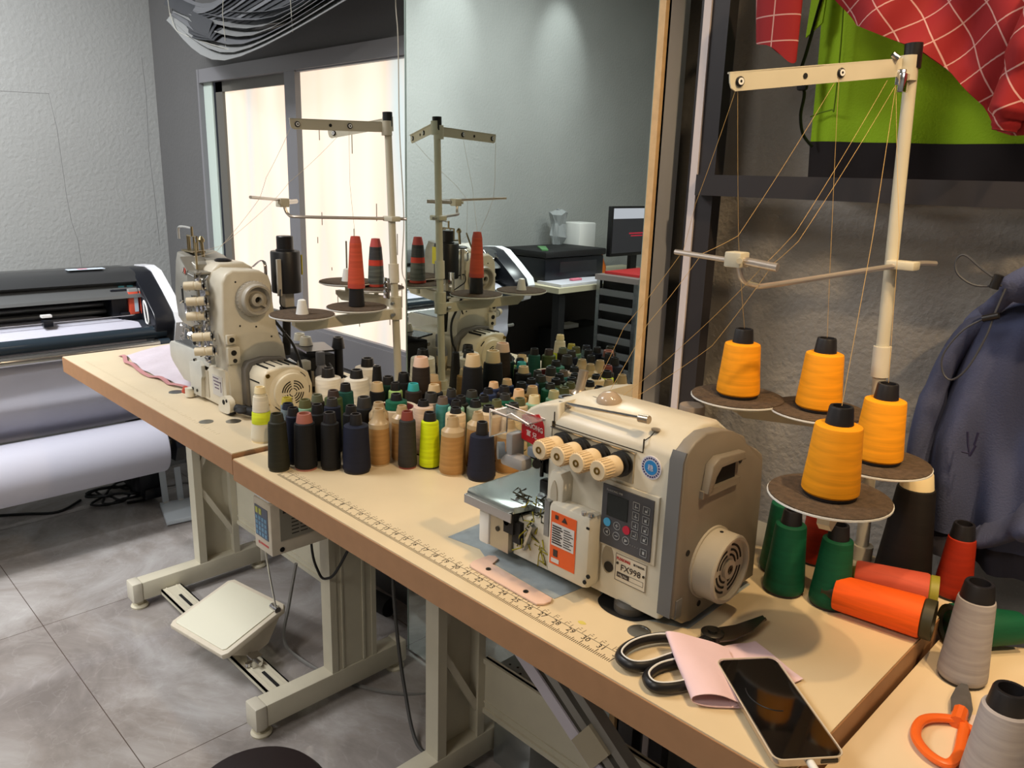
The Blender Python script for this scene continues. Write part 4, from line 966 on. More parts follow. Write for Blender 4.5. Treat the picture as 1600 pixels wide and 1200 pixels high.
# top cover details
obj('oil_sight_glass', MB().lathe([(.0135, 1.0245), (.0135, 1.030), (.009, 1.030), (.009, 1.0275)], 24, Matrix.Translation((.728, .182, -.011))).lathe([(.0135, 1.0245), (.0135, 1.030), (.009, 1.030), (.009, 1.0275)], 24, Matrix.Translation((.778, .197, -.001))), M_BLACK, ov)
obj('oil_dome', MB().lathe([(.018, 0), (.018, .004), (.015, .009), (.010, .0135), (.004, .0155), (0, .016)], 24, Matrix.Translation((.803, .184, 1.027))), mat('smoky_plastic', (168, 150, 130), .15), ov)
q = MB().lathe([(.011, 0), (.012, .004), (.008, .009), (.0045, .011)], 16, Matrix.Translation((.722, .215, 1.014))).cyl((.722, .215, 1.02), (.724, .221, 1.052), .007, .0075, n=16)
obj('presser_screw', q, mat('worn_nickel', (176, 160, 140), .3, .8), ov)
ft = MB().box((.752, F-.0012, .9935), (.906, F+.001, .9945)); ft.box((.752, F-.0012, .994), (.753, F+.001, 1.012)); ft.box((.905, F-.0012, .994), (.906, F+.001, 1.012))
ft.tube([(.752, F+.0003, 1.010), (.753, F+.012, 1.0125), (.756, F+.04, 1.0255)], .0007, 5).tube([(.906, F+.0003, 1.010), (.906, F+.012, 1.0125), (.906, F+.03, 1.0215)], .0007, 5)
obj('front_flap_seam', ft, M_DARKSTEEL, ov)
obj('thread_guide_rod', MB().cyl((.748, .142, 1.022), (.892, .139, 1.034), .0022, n=10), M_CHROME, ov)
obj('rod_holder', MB().cyl((.888, .139, 1.0335), (.903, .139, 1.0345), .0055, n=14).lathe([(.004, 0), (.004, .004)], 12, Matrix.Translation((.762, .146, 1.018))), mat('worn_nickel', (176, 160, 140), .3, .8), ov)
obj('top_screw', MB().lathe([(.006, 0), (.006, .0015)], 16, Matrix.Translation((.908, .148, 1.0205))), mat('worn_nickel', (176, 160, 140), .3, .8), ov)
# red badge on the head with lettering
bg = obj('red_badge', MB().prism([(.690, .957), (.737, .950), (.7335, .985), (.729, .996), (.722, 1.001), (.714, .9985), (.690, .992)], F-.0012, F+.001, 'y'), mat('red_badge', (188, 28, 34), .35), ov, smooth=False)
q = text_mb('FUXIONG', .0105, (.6915, F-.0016, .9795), (1, 0, -.12), (0, 0, 1), None, .0004, .0002, xs=.88)
text_mb('富 兄', .0095, (.700, F-.0016, .966), (1, 0, -.12), (0, 0, 1), q, .0004, .0001)
obj('badge_lettering', q, mat('badge_white', (226, 210, 204), .4), bg, smooth=False)
# clear eye guard
M_CLR = mat('clear_acrylic', (235, 232, 230), .08, trans=.92, ior=1.2)
q = MB().prism([(.648, 1.006), (.672, 1.016), (.700, .996), (.712, 1.008), (.735, 1.002)], .082, .084, 'y') if False else MB()
q.box((.655, .095, .995), (.735, .128, .9965)).prism([(.655, .958), (.659, .958), (.6605, .996), (.655, .997)], .095, .128, 'y')
obj('clear_guard', q, M_CLR, ov, smooth=False)
obj('guard_edge', MB().tube([(.735, .094, .996), (.70, .094, 1.0035), (.690, .094, .998), (.656, .094, 1.0)], .0010, 6).tube([(.735, .128, .997), (.656, .126, 1.001)], .0008, 6).tube([(.656, .094, .9985), (.657, .094, .958)], .0009, 6), mat('bright_acrylic_edge', (236, 226, 224), .15), ov)
q = MB().box((.676, .108, .925), (.690, .135, .966), bev=.003).box((.668, .104, .915), (.715, .128, .935), bev=.006)
obj('guard_bracket', q, mat('grey_bracket', (150, 146, 142), .4), ov)
obj('lamp_button', MB().cyl((.662, .106, .935), (.668, .114, .935), .013, n=20).box((.716, .112, .94), (.734, .13, .955), bev=.003), mat('slate_button', (108, 118, 128), .3), ov)
# round emblem
q = MB().cyl((.920, F+.001, .978), (.920, F-.0015, .978), .0155, n=32); em = obj('round_emblem', q, mat('emblem_ring_white', (210, 206, 214), .4), ov)
obj('emblem_centre', MB().cyl((.920, F-.001, .978), (.920, F-.0022, .978), .0095, n=28), mat('emblem_blue', (40, 128, 190), .35), em)
q = MB()
for k in range(22):
    a = 2*pi*k/22; q.box((-.0011, .0113, -.0003), (.0011, .0135, .0003), Matrix.Translation((.920, F-.0017, .978)) @ Matrix.Rotation(pi/2, 4, 'X') @ Matrix.Rotation(a, 4, 'Z'))
obj('emblem_lettering', q, mat('emblem_navy', (60, 60, 110), .5), em, smooth=False)
q = text_mb('稳', .009, (.9155, F-.0026, .9745), (1, 0, 0), (0, 0, 1), None, .0003)
obj('emblem_sign', q, mat('emblem_ring_white', (210, 206, 214), .4), em, smooth=False)
# control panel on a raised ledge
obj('panel_ledge', MB().prism([(.846, .848), (.938, .848), (.938, .943), (.846, .943)], F-.004, F+.002, 'y', bev=.002), M_IVORY, ov)
cpn = obj('control_panel', MB().box((.850, F-.0062, .852), (.932, F-.003, .937)), mat('slate_panel', (74, 74, 78), .45), ov, smooth=False)
PY = F-.0066
obj('lcd_screen', MB().box((.859, PY-.0008, .895), (.893, PY+.001, .926)), mat('dark_lcd', (30, 34, 32), .15), cpn, smooth=False)
obj('blue_button', MB().cyl((.861, PY+.001, .885), (.861, PY-.0012, .885), .0058, n=20), mat('sky_blue_button', (70, 160, 205), .35), cpn)
obj('red_button', MB().cyl((.893, PY+.001, .884), (.893, PY-.0012, .884), .0058, n=20), mat('crimson_button', (190, 36, 62), .35), cpn)
q = MB()
def ring(mb, x, z, r, w=.0006):
    n = 18
    for k in range(n):
        a0 = 2*pi*k/n; a1 = 2*pi*(k+1)/n
        mb.prism([(x+(r-w)*cos(a0), z+(r-w)*sin(a0)), (x+r*cos(a0), z+r*sin(a0)), (x+r*cos(a1), z+r*sin(a1)), (x+(r-w)*cos(a1), z+(r-w)*sin(a1))], PY-.0004, PY+.0004, 'y')
for x, z in ((.877, .8845), (.861, .871), (.877, .870), (.893, .869)): ring(q, x, z, .0056)
q.box((.8745, PY-.0005, .8841), (.8795, PY, .8849)).box((.8766, PY-.0005, .882), (.8774, PY, .887)).box((.8745, PY-.0005, .8696), (.8795, PY, .8704))
q.prism([(.859, .871), (.863, .8685), (.863, .8735)], PY-.0005, PY, 'y').prism([(.891, .8665), (.896, .869), (.891, .8715)], PY-.0005, PY, 'y')
def sq(mb, x, z, r=.0052, w=.0005):
    mb.box((x-r, PY-.0004, z-r), (x+r, PY, z-r+w)).box((x-r, PY-.0004, z+r-w), (x+r, PY, z+r)).box((x-r, PY-.0004, z-r), (x-r+w, PY, z+r)).box((x+r-w, PY-.0004, z-r), (x+r, PY, z+r))
for j, z in enumerate((.922, .9085, .895, .8815)):
    sq(q, .906, z); sq(q, .922, z-.001)
    q.box((.9035, PY-.0004, z-.002), (.9085, PY, z-.001)).box((.9045+.001*j, PY-.0004, z-.003), (.9055+.001*j, PY, z+.0025))
    q.box((.920, PY-.0004, z-.0035), (.9245, PY, z-.001+.001*(j % 2))).box((.9235, PY-.0004, z-.003), (.9245, PY, z+.002))
sq(q, .922, .862); q.box((.9205, PY-.0004, .860), (.9235, PY, .8640))
for k in range(5): q.box((.900+k*.004, PY-.0004, .8655), (.9008+k*.004, PY, .866))
text_mb('FUXIONG 998', .0042, (.857, PY-.0003, .9295), (1, 0, 0), (0, 0, 1), q, .0003)
obj('panel_icons', q, mat('icon_white', (170, 172, 172), .5), cpn, smooth=False)
# name plate
npl = obj('name_plate', MB().box((.875, F-.0016, .804), (.926, F+.001, .844)), mat('name_plate_cream', (212, 200, 178), .35), ov, smooth=False)
q = MB()
for a, b in (((.8755, .8045), (.9255, .805)), ((.8755, .843), (.9255, .8435))): q.box((a[0], F-.002, a[1]), (b[0], F-.0014, b[1]))
for x in (.8755, .925): q.box((x, F-.002, .8045), (x+.0005, F-.0014, .8435))
text_mb('FX998', .0125, (.884, F-.0020, .8215), (1, 0, 0), (0, 0, 1), q, .0004, .0001)
text_mb('富兄缝纫机', .0036, (.9045, F-.0020, .8358), (1, 0, 0), (0, 0, 1), q, .0003)
q.box((.879, F-.0022, .8105), (.899, F-.0014, .8175)); q.box((.899, F-.0020, .8105), (.922, F-.0014, .8108)).box((.899, F-.0020, .8172), (.922, F-.0014, .8175)).box((.9217, F-.0020, .8105), (.922, F-.0014, .8175))
obj('plate_print', q, mat('plate_black', (56, 48, 44), .5), npl, smooth=False)
obj('plate_heading', text_mb('FUXIONG', .0056, (.877, F-.0020, .8350), (1, 0, 0), (0, 0, 1), None, .0004, .0002, xs=.9), mat('plate_red', (176, 40, 40), .45), npl, smooth=False)
obj('plate_serial', text_mb('Mfg.No', .0052, (.881, F-.0026, .8122), (1, 0, 0), (0, 0, 1), None, .0003), mat('plate_pale', (200, 190, 174), .5), npl, smooth=False)
obj('plate_rivet', MB().cyl((.879, F-.0014, .830), (.879, F-.0028, .830), .0018, n=10).cyl((.922, F-.0014, .826), (.922, F-.0028, .826), .0018, n=10), M_DARKSTEEL, npl)
# flat oval painted darker for the recess shade, its dark hole in black
obj('oval_recess', MB().prism([(.861+.010*cos(a*pi/8), .828+.021*sin(a*pi/8)) for a in range(16)], F-.0006, F+.001, 'y'), mat('oval_shade_ivory', (150, 138, 116), .6), ov)
obj('recess_hole', MB().cyl((.864, F-.001, .818), (.864, F-.002, .818), .0075, n=18), M_BLACK, ov)
# grey end cover with the handle and handwheel
M_GREYC2 = mat('warm_grey_plastic', (128, 120, 108), .5, var=.05, vscale=20)
M_GREYD = mat('slate_grey_plastic', (98, 98, 98), .5)
side = [(.121, .792), (.121, 1.000), (.126, 1.011), (.142, 1.022), (.165, 1.029), (.20, 1.026), (.232, 1.017), (.262, 1.004), (.268, .996), (.271, .987), (.300, .978), (.318, .966), (.322, .955), (.326, .90), (.333, .774), (.166, .768), (.150, .770)]
ec = obj('end_cover', MB().prism(side, .9525, .972, 'x', bev=.003), M_GREYC2, ov, angle=50)
obj('cover_band', MB().prism([(.1185, .790), (.1185, 1.000), (.124, 1.012), (.128, 1.010), (.1235, .998), (.124, .790)], .9515, .971, 'x'), M_GREYD, ec)
obj('carry_handle_recess', MB().prism([(.172, .955), (.186, .989), (.242, .985), (.244, .952)], .9715, .9728, 'x'), M_SHADOW, ec, smooth=False)
obj('carry_handle', MB().prism([(.162, .952), (.168, .988), (.184, .996), (.246, .990), (.250, .978), (.188, .984), (.176, .972), (.172, .952)], .9715, .984, 'x', bev=.002).prism([(.160, .944), (.250, .943), (.250, .952), (.160, .954)], .9715, .978, 'x'), M_GREYC2, ec, angle=50)
q = MB()
for y, z in ((.256, .972), (.146, .873), (.300, .792), (.185, .787), (.245, .775)): q.cyl((.971, y, z), (.9728, y, z), .0042, n=14)
obj('screw_recess', q, M_SHADOW, ec)
obj('release_tab', MB().box((.9715, .128, .785), (.9735, .142, .812), bev=.001), M_GREYD, ec)
# handwheel
HW = Vector((.972, .203, .842))
MW = Matrix.Translation(HW) @ Matrix.Rotation(pi/2, 4, 'Y')
hw = obj('handwheel', MB().lathe([(.050, -.002), (.050, .003), (.047, .003), (.047, .030), (.0445, .033), (.041, .033), (.0405, .026), (.012, .026), (.012, .030), (.006, .030), (.006, .028), (0, .028)], 48, MW), mat('light_grey_wheel', (176, 168, 152), .42, var=.05), ov)
q = MB()
for ri, ro in ((.0175, .0205), (.0245, .0275), (.0315, .0345)):
    for k in range(4):
        for j in range(6):
            a0 = pi/2*k + .18 + j*(pi/2-.36)/6; a1 = a0 + (pi/2-.36)/6
            q.prism([(ri*cos(a0), ri*sin(a0)), (ro*cos(a0), ro*sin(a0)), (ro*cos(a1), ro*sin(a1)), (ri*cos(a1), ri*sin(a1))], .0255, .0266, 'z', MW)
obj('wheel_slots', q, M_SHADOW, hw, smooth=False)
obj('wheel_boss', MB().lathe([(.013, .026), (.013, .0305), (.0065, .031), (.0065, .0295)], 26, MW), mat('light_grey_wheel', (176, 168, 152), .42, var=.05), hw)
obj('hub_screw', MB().lathe([(.0055, .028), (.0055, .0315), (.0025, .0315), (.0025, .0295)], 6, MW), M_DARKSTEEL, hw)
obj('rim_hole', MB().cyl((.985, .203, .8885), (.985, .203, .8897), .0025, n=10), M_SHADOW, hw)
# rubber mounts under the machine
obj('rubber_mount', MB().lathe([(.022, .7606), (.022, .771), (.018, .776)], 24, Matrix.Translation((.893, .142, 0))).lathe([(.018, .7606), (.018, .776)], 24, Matrix.Translation((.725, .22, 0))).lathe([(.018, .7606), (.018, .776)], 24, Matrix.Translation((.93, .29, 0))), mat('grey_rubber_mount', (80, 76, 70), .6), ov)
# finger plate in front
fp = thing('thread_tray_plate', 'pinkish L-shaped plastic plate with two screws in front of the overlock', 'plastic plate', (.74, .07, .7606))
obj('plate_body', MB().prism([(.664, .0555), (.656, .060), (.652, .070), (.654, .100), (.662, .107), (.673, .104), (.678, .084), (.806, .080), (.8105, .072), (.809, .060), (.802, .052)], .7607, .7637, 'z', bev=.0008), mat('pinkish_plastic', (222, 188, 168), .35), fp)
obj('plate_screw', MB().lathe([(.004, .7636), (.004, .7648), (.0015, .7648), (.0015, .764)], 12, Matrix.Translation((.687, .069, 0))).lathe([(.004, .7636), (.004, .7648), (.0015, .7648), (.0015, .764)], 12, Matrix.Translation((.770, .064, 0))), M_DARKSTEEL, fp)
# grey cylinder behind
cy = thing('suction_canister', 'small warm-grey cylinder with flat lid standing behind the overlock machine', 'cylinder', (.82, .373, .76))
obj('canister_body', MB().lathe([(.019, .0), (.019, .20), (.0185, .203)], 32, Matrix.Translation((.82, .373, .7606))), M_GREYC2, cy)
obj('canister_lid', MB().lathe([(.0195, .2035), (.0200, .2055), (.0200, .230), (.0190, .232), (0, .232)], 32, Matrix.Translation((.82, .373, .7606))), mat('taupe_lid', (140, 126, 112), .4), cy)
# ================================================================== INTERLOCK (COVERSTITCH) MACHINE, LEFT
im = thing('interlock_machine', 'ivory coverstitch sewing machine with chrome tension posts on the far table', 'sewing machine', (-.38, .22, .771))
SX = -.275
# column with side face towards +x
col = [(.130, .775), (.130, .905), (.122, .955), (.128, 1.075), (.138, 1.094), (.155, 1.103), (.222, 1.098), (.244, 1.085), (.252, 1.060), (.250, .962), (.262, .925), (.276, .915), (.279, .873), (.285, .775)]
obj('column', MB().prism(col, -.345, SX, 'x', bev=.006), M_IVORY, im, angle=50)
arm = [(.135, 1.03), (.128, 1.075), (.138, 1.098), (.155, 1.112), (.215, 1.112), (.238, 1.098), (.242, 1.06), (.238, 1.02), (.15, 1.01)]
obj('arm', MB().prism(arm, -.43, -.34, 'x', bev=.006), M_IVORY, im, angle=50)
hp = [(-.515, .965), (-.525, 1.02), (-.505, 1.105), (-.492, 1.128), (-.44, 1.118), (-.39, 1.105), (-.388, 1.0), (-.40, .955), (-.44, .95), (-.49, .952)]
hd = obj('head', MB().prism(hp, .118, .215, 'y', bev=.005), mat('oily_grey_head', (158, 155, 145), .3, .25, var=.12), im, angle=50)
obj('red_badge', MB().cyl((-.452, .118, 1.085), (-.452, .1155, 1.085), .0075, n=20), mat('faded_red_badge', (190, 80, 66), .5), hd)
obj('head_slot', MB().box((-.478, .1165, 1.005), (-.470, .1185, 1.045)), M_SHADOW, hd, smooth=False)
q = MB().prism([(-.43, 1.118), (-.388, 1.088), (-.345, 1.088), (-.345, 1.092), (-.388, 1.093), (-.428, 1.122)], .10, .155, 'y')
q.box((-.392, .098, 1.05), (-.352, .102, 1.09))
obj('plate_cover', q, mat('grey_metal_cover', (140, 136, 126), .35, .3), im, smooth=False)
obj('cover_edge', MB().cyl((-.392, .0975, 1.088), (-.350, .0975, 1.083), .0016, n=6), M_CHROME, im)
# bed: block and cylinder bed
obj('bed_block', MB().box((-.470, .122, .775), (SX-.003, .30, .868), bev=.006), M_IVORY, im)
obj('bed_arm', MB().prism([(-.585, .838), (-.595, .85), (-.595, .884), (-.585, .890), (-.36, .890), (-.36, .86), (-.44, .80), (-.52, .80)], .122, .215, 'y', bev=.0025), mat('cool_ivory_paint', (190, 188, 178), .35, var=.05), im)
obj('needle_plate', MB().box((-.57, .128, .890), (-.41, .21, .893)), M_STEEL, im, smooth=False)
fc = obj('front_cover', MB().prism([(-.455, .782), (-.455, .862), (-.40, .872), (-.385, .862), (-.382, .836), (-.39, .828), (-.392, .782)], .112, .124, 'y', bev=.002), mat('cool_ivory_paint', (190, 188, 178), .35, var=.05), im)
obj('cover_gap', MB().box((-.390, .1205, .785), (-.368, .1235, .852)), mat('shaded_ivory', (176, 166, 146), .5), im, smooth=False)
obj('cover_screw', MB().cyl((-.44, .112, .795), (-.44, .110, .795), .004, n=12).cyl((-.415, .112, .795), (-.415, .110, .795), .004, n=12), M_DARKSTEEL, fc)
lb = obj('rating_label', MB().box((-.345, .1208, .80), (-.292, .1222, .85)), mat('pale_label', (190, 186, 180), .5), im, smooth=False)
q = MB()
for k, (a, b) in enumerate(((-.340, -.312), (-.338, -.300), (-.335, -.312), (-.333, -.311))): q.box((a, .1202, .842-k*.008), (b, .1209, .8445-k*.008))
q.box((-.302, .1202, .812), (-.3, .1209, .838)); obj('label_print', q, mat('plum_print', (92, 72, 96), .6), lb, smooth=False)
# handwheel on the side
MWI = Matrix.Translation((SX, .198, 1.034)) @ Matrix.Rotation(pi/2, 4, 'Y')
hw = obj('handwheel', MB().lathe([(.041, 0), (.041, .016), (.036, .020), (.036, .030), (.034, .033), (.030, .033), (.028, .018), (.010, .018)], 44, MWI), mat('stone_grey_wheel', (168, 162, 150), .4), im)
q = MB()
for k in range(30):
    a = 2*pi*k/30; q.box((-.0012, .0402, .002), (.0012, .0420, .015), MWI @ Matrix.Rotation(a, 4, 'Z'))
obj('wheel_teeth', q, mat('stone_grey_wheel', (168, 162, 150), .4), hw, smooth=False)
obj('wheel_hub', MB().lathe([(.017, .017), (.015, .030), (.008, .033), (.0075, .024), (0, .024)], 28, MWI).prism([(.010, -.005), (.030, -.003), (.030, .003), (.010, .005)], .017, .026, 'z', MWI @ Matrix.Rotation(.9, 4, 'Z')), mat('stone_grey_wheel', (168, 162, 150), .4), hw)
obj('hub_hole', MB().lathe([(.0065, .0245), (.0065, .0250), (0, .0250)], 18, MWI), M_SHADOW, hw)
q = MB()
for y, z in ((.165, .972), (.205, .966), (.243, .938), (.160, 1.075)): q.cyl((SX-.001, y, z), (SX+.0008, y, z), .0022, n=10)
obj('screw_hole', q, M_SHADOW, im)
# side fittings
q = MB().box((SX-.004, .128, .932), (SX+.008, .150, .955), bev=.002).box((SX-.004, .128, .885), (SX+.008, .158, .925), bev=.002)
q.cyl((-.345, .20, 1.04), (-.352, .115, 1.04), .008)
obj('side_block', q, M_IVORY, im)
obj('side_screw', MB().cyl((SX+.008, .139, .943), (SX+.010, .139, .943), .006, n=14).cyl((SX+.008, .142, .912), (SX+.010, .142, .912), .0065, n=14).cyl((SX+.008, .144, .893), (SX+.010, .144, .893), .005, n=14), M_DARKSTEEL, im)
# tension knobs
M_KN = mat('ivory_knob', (206, 194, 168), .4)
def knob(p, d, L=.040, r=.0105):
    p = Vector(p); d = Vector(d).normalized(); M = Matrix.Translation(p) @ d.to_track_quat('Z', 'Y').to_matrix().to_4x4()
    k = obj('tension_knob', MB().lathe([(r*.95, 0), (r, .002), (r, L*.32), (r*.9, L*.35), (r*.9, L*.42), (r, L*.45), (r*.92, L), (r*.4, L+.001), (0, L+.001)], 22, M), M_KN, im)
    obj('tension_disc', MB().lathe([(r*1.2, -.010), (r*1.25, -.007), (r*.5, -.005), (r*1.2, -.003), (r*1.2, -.001), (r*.6, 0)], 20, M), M_CHROME, k)
    return k
DK = (-.55, -.83, -.05)
for p in ((-.330, .106, 1.065), (-.322, .106, 1.030), (-.326, .106, .995), (-.297, .104, .951), (-.291, .104, .918)): knob(p, DK)
rnd = random.Random(9)
q = MB()
for k in range(26):
    x = rnd.uniform(-.40, -.300); z = rnd.uniform(.88, 1.09); y = rnd.uniform(.098, .116)
    if rnd.random() < .5: q.cyl((x, y, z), (x+rnd.uniform(-.012, .012), y-.004, z+rnd.uniform(-.028, .028)), .0016, n=6)
    else: q.cyl((x, y, z), (x+.002, y-rnd.uniform(.006, .014), z), rnd.uniform(.003, .006), n=10)
for k in range(34):
    x = rnd.uniform(-.44, -.30); z = rnd.uniform(.895, 1.10); y = rnd.uniform(.085, .112); a_ = rnd.uniform(0, 6.3)
    q.tube([(x, y, z), (x+.008*cos(a_), y-.004, z+.008*sin(a_)), (x+.014*cos(a_+.8), y, z+.014*sin(a_+.8))], .0016, 5)
for k in range(6): q.box((-.44+.022*k, .106, .99+.012*(k%3)), (-.428+.022*k, .114, 1.01+.012*(k%3)))
for k in range(10): q.cyl((-.352+.003*k, .112, .88), (-.354+.003*k, .110, 1.08), .0010, n=5)
obj('thread_guides', q, M_CHROME, im)
q = MB()
for x, y in ((-.485, .15), (-.462, .15), (-.44, .15)): q.cyl((x, y, .90), (x, y, .955), .003, n=8)
q.box((-.50, .14, .893), (-.44, .17, .899), bev=.001).cyl((-.47, .135, .91), (-.455, .12, .93), .006, n=10).cyl((-.42, .125, .93), (-.41, .118, .94), .005, n=10).box((-.435, .12, .905), (-.395, .14, .93), bev=.003)
obj('needle_bars', q, M_CHROME, im)
q = MB().cyl((-.455, .13, .935), (-.452, .128, .965), .0035, n=8).cyl((-.425, .13, .935), (-.424, .128, .965), .0035, n=8)
obj('brass_spring', q, mat('brass', (150, 120, 60), .3, .9), im)
q = MB().box((-.505, .135, 1.128), (-.435, .165, 1.132))
for x in (-.498, -.488, -.462, -.444): q.cyl((x, .15, 1.132), (x, .15, 1.165), .0026, n=8)
q.cyl((-.50, .15, 1.165), (-.444, .15, 1.165), .0022, n=8).cyl((-.470, .15, 1.165), (-.470, .15, 1.188), .003, n=8)
obj('top_guide_frame', q, mat('gilt_steel', (150, 136, 104), .3, .9), im)
obj('take_up_lever', MB().tube(smoothpath([(-.470, .15, 1.184), (-.50, .145, 1.186), (-.528, .142, 1.182), (-.53, .142, 1.155)], 4), .003, 8), mat('pale_steel', (196, 196, 192), .3, .6), im)
obj('top_post', MB().cyl((-.415, .15, 1.12), (-.420, .15, 1.160), .004, n=10).lathe([(.007, 0), (.008, .006), (.003, .014)], 12, Matrix.Translation((-.42, .15, 1.155))).cyl((-.408, .13, 1.155), (-.385, .12, 1.095), .0025, n=6), mat('gilt_steel', (150, 136, 104), .3, .9), im)
q = MB().lathe([(.016, 0), (.020, .003), (.020, .005), (.014, .008)], 24, Matrix.Translation((-.375, .18, 1.111)))
obj('top_knob', q, M_BLACK, im)
q = MB().tube(smoothpath([(-.335, .235, 1.100), (-.30, .238, 1.118), (-.28, .238, 1.112), (-.278, .238, 1.085)], 4), .004, 6, flat=.3)
obj('top_hook', q, M_CHROME, im)
# servo motor
M_MOT = mat('cream_motor_housing', (214, 202, 176), .4, var=.04)
y0, y1, z0, z1 = .168, .288, .773, .882
oc = [(y0+.012, z0), (y0, z0+.012), (y0, z1-.018), (y0+.010, z1-.002), (y0+.05, z1+.004), (y1-.03, z1-.002), (y1-.004, z1-.020), (y1+.006, z1-.05), (y1+.006, z0+.012), (y1-.01, z0)]
obj('motor_flange', MB().prism([(a+(.003 if a > .22 else -.008), b+(.008 if b > .8 else 0)) for a, b in oc], SX, SX+.022, 'x', bev=.003), mat('grey_motor_flange', (118, 112, 104), .5), im, angle=50)
mo = obj('servo_motor', MB().prism(oc, SX+.022, -.178, 'x', bev=.006), M_MOT, im, angle=50)
MM = Matrix.Translation((-.178, .232, .824)) @ Matrix.Rotation(pi/2, 4, 'Y')
obj('motor_end_cap', MB().lathe([(.0525, -.03), (.0525, 0), (.049, .004), (.045, .006), (.044, .012), (.038, .015), (0, .016)], 48, MM), M_MOT, mo)
q = MB()
for i, (ri, ro) in enumerate(((.0085, .0105), (.0145, .0168), (.0205, .0228), (.0262, .0285))):
    for k in range(4):
        for j in range(6):
            a0 = pi/2*k + .22 + j*(pi/2-.34)/6; a1 = a0 + (pi/2-.34)/6
            q.prism([(ri*cos(a0), ri*sin(a0)), (ro*cos(a0), ro*sin(a0)), (ro*cos(a1), ro*sin(a1)), (ri*cos(a1), ri*sin(a1))], .0152, .0164, 'z', MM)
obj('fan_slots', q, M_SHADOW, mo, smooth=False)
q = MB()
for a in (-.9, -.2, .55, 1.35, 2.2): 
    for j in range(5):
        a0 = a+j*.07; a1 = a0+.07
        q.prism([(.0495*cos(a0), .0495*sin(a0)), (.0515*cos(a0), .0515*sin(a0)), (.0515*cos(a1), .0515*sin(a1)), (.0495*cos(a1), .0495*sin(a1))], .0010, .0036, 'z', MM)
for k in range(5): q.box((SX+.030, .185+k*.018, z1+.001-.002*abs(k-2)), (-.192, .1875+k*.018, z1+.0048-.001*abs(k-2)))
q.box((SX+.03, y0-.001, .848), (-.20, y0+.001, .851))
obj('vent_slots', q, M_SHADOW, mo, smooth=False)
obj('motor_screw', MB().cyl((-.182, .178, .868), (-.176, .178, .868), .005, n=14).cyl((-.178, .176, .80), (-.176, .176, .80), .003, n=10), mat('brass', (150, 120, 60), .3, .9), mo)
q = MB().cyl((-.245, .118, .7735), (-.245, .118, .80), .010, n=16).lathe([(.012, 0), (.016, .006), (.010, .014)], 14, Matrix.Translation((-.205, .125, .785))).cyl((-.225, .12, .792), (-.17, .15, .785), .010, n=12).box((-.30, .15, .7705), (-.17, .20, .777))
obj('drive_linkage', q, M_BLACKM, im)
q = MB().prism(smoothloop([(-.29, .775), (-.285, .80), (-.262, .815), (-.235, .808), (-.232, .785), (-.25, .774)], 3), .108, .122, 'y').cyl((-.45, .108, .7735), (-.45, .108, .795), .012, n=16)
obj('mount_lug', q, M_IVORY, im)
obj('lug_hole', MB().cyl((-.262, .1085, .800), (-.262, .1070, .800), .006, n=14).cyl((-.247, .1085, .806), (-.247, .1070, .806), .004, n=12), M_SHADOW, im)
obj('oil_tip', MB().cyl((-.468, .10, .782), (-.458, .10, .795), .006, n=12), mat('faded_red_badge', (190, 80, 66), .5), im)
# black cylinder head on top of the pneumatic unit
bc = thing('lamp_cylinder', 'black metal cylinder with smaller cap standing between the machine and the thread stand', 'cylinder', (-.298, .302, 1.03))
MC = Matrix.Translation((-.298, .302, 0))
obj('cylinder_body', MB().lathe([(.034, 1.038), (.0355, 1.040), (.0355, 1.135), (.034, 1.138)], 40, MC), M_BLACK, bc)
obj('cylinder_cap', MB().lathe([(.0225, 1.138), (.0225, 1.142), (.020, 1.143), (.020, 1.172), (.0185, 1.174)], 32, MC), M_BLACK, bc)
obj('warning_sticker', MB().lathe([(.0358, 1.085), (.0358, 1.128)], 40, MC @ Matrix.Rotation(.6, 4, 'Z'), cap=False) if False else MB().box((-.318, .3365, 1.080), (-.283, .3385, 1.128)), mat('yellow_warning_label', (216, 204, 40), .4), bc, smooth=False)
obj('side_bracket', MB().box((-.272, .262, 1.035), (-.266, .272, 1.122)).box((-.31, .29, 1.00), (-.286, .314, 1.038)), mat('stone_grey_wheel', (168, 162, 150), .4), bc, smooth=False)
q = MB().box((-.31, .285, .985), (-.27, .32, 1.003), bev=.003).cyl((-.31, .30, .88), (-.30, .30, .99), .010, n=14)
obj('support_stem', q, M_BLACKM, bc)
obj('cylinder_wire', MB().tube(smoothpath([(-.285, .28, 1.04), (-.262, .265, 1.05), (-.26, .262, 1.03), (-.275, .27, 1.015), (-.29, .285, 1.0)], 4), .0018, 6), M_BLACK, bc)
# pneumatic unit behind the machine
pn = thing('pneumatic_unit', 'black solenoid valve unit with hoses and a grey filter bowl behind the far machine', 'valve unit', (-.33, .42, .771))
q = MB().box((-.47, .33, .771), (-.30, .43, .79), bev=.003).box((-.44, .36, .79), (-.31, .44, .862), bev=.004)
obj('valve_body', q, M_BLACKM, pn)
obj('top_plate', MB().prism([(-.41, .37), (-.30, .35), (-.28, .42), (-.38, .45)], .876, .881, 'z'), mat('glossy_black_plate', (48, 48, 50), .2), pn, smooth=False)
q = MB().lathe([(.016, 0), (.013, .018), (.009, .018), (.009, .012), (0, .012)], 20, Matrix.Translation((-.42, .40, .886))).lathe([(.018, 0), (.013, .022), (.009, .022), (.009, .014), (0, .014)], 20, Matrix.Translation((-.37, .39, .882)))
obj('pale_cap', q, mat('grey_white_cap', (196, 194, 180), .5), pn)
obj('dark_cap', MB().lathe([(.018, 0), (.013, .030), (.009, .030), (.009, .02), (0, .02)], 20, Matrix.Translation((-.325, .46, .872))).cyl((-.325, .46, .79), (-.325, .46, .872), .012), M_BLACK, pn)
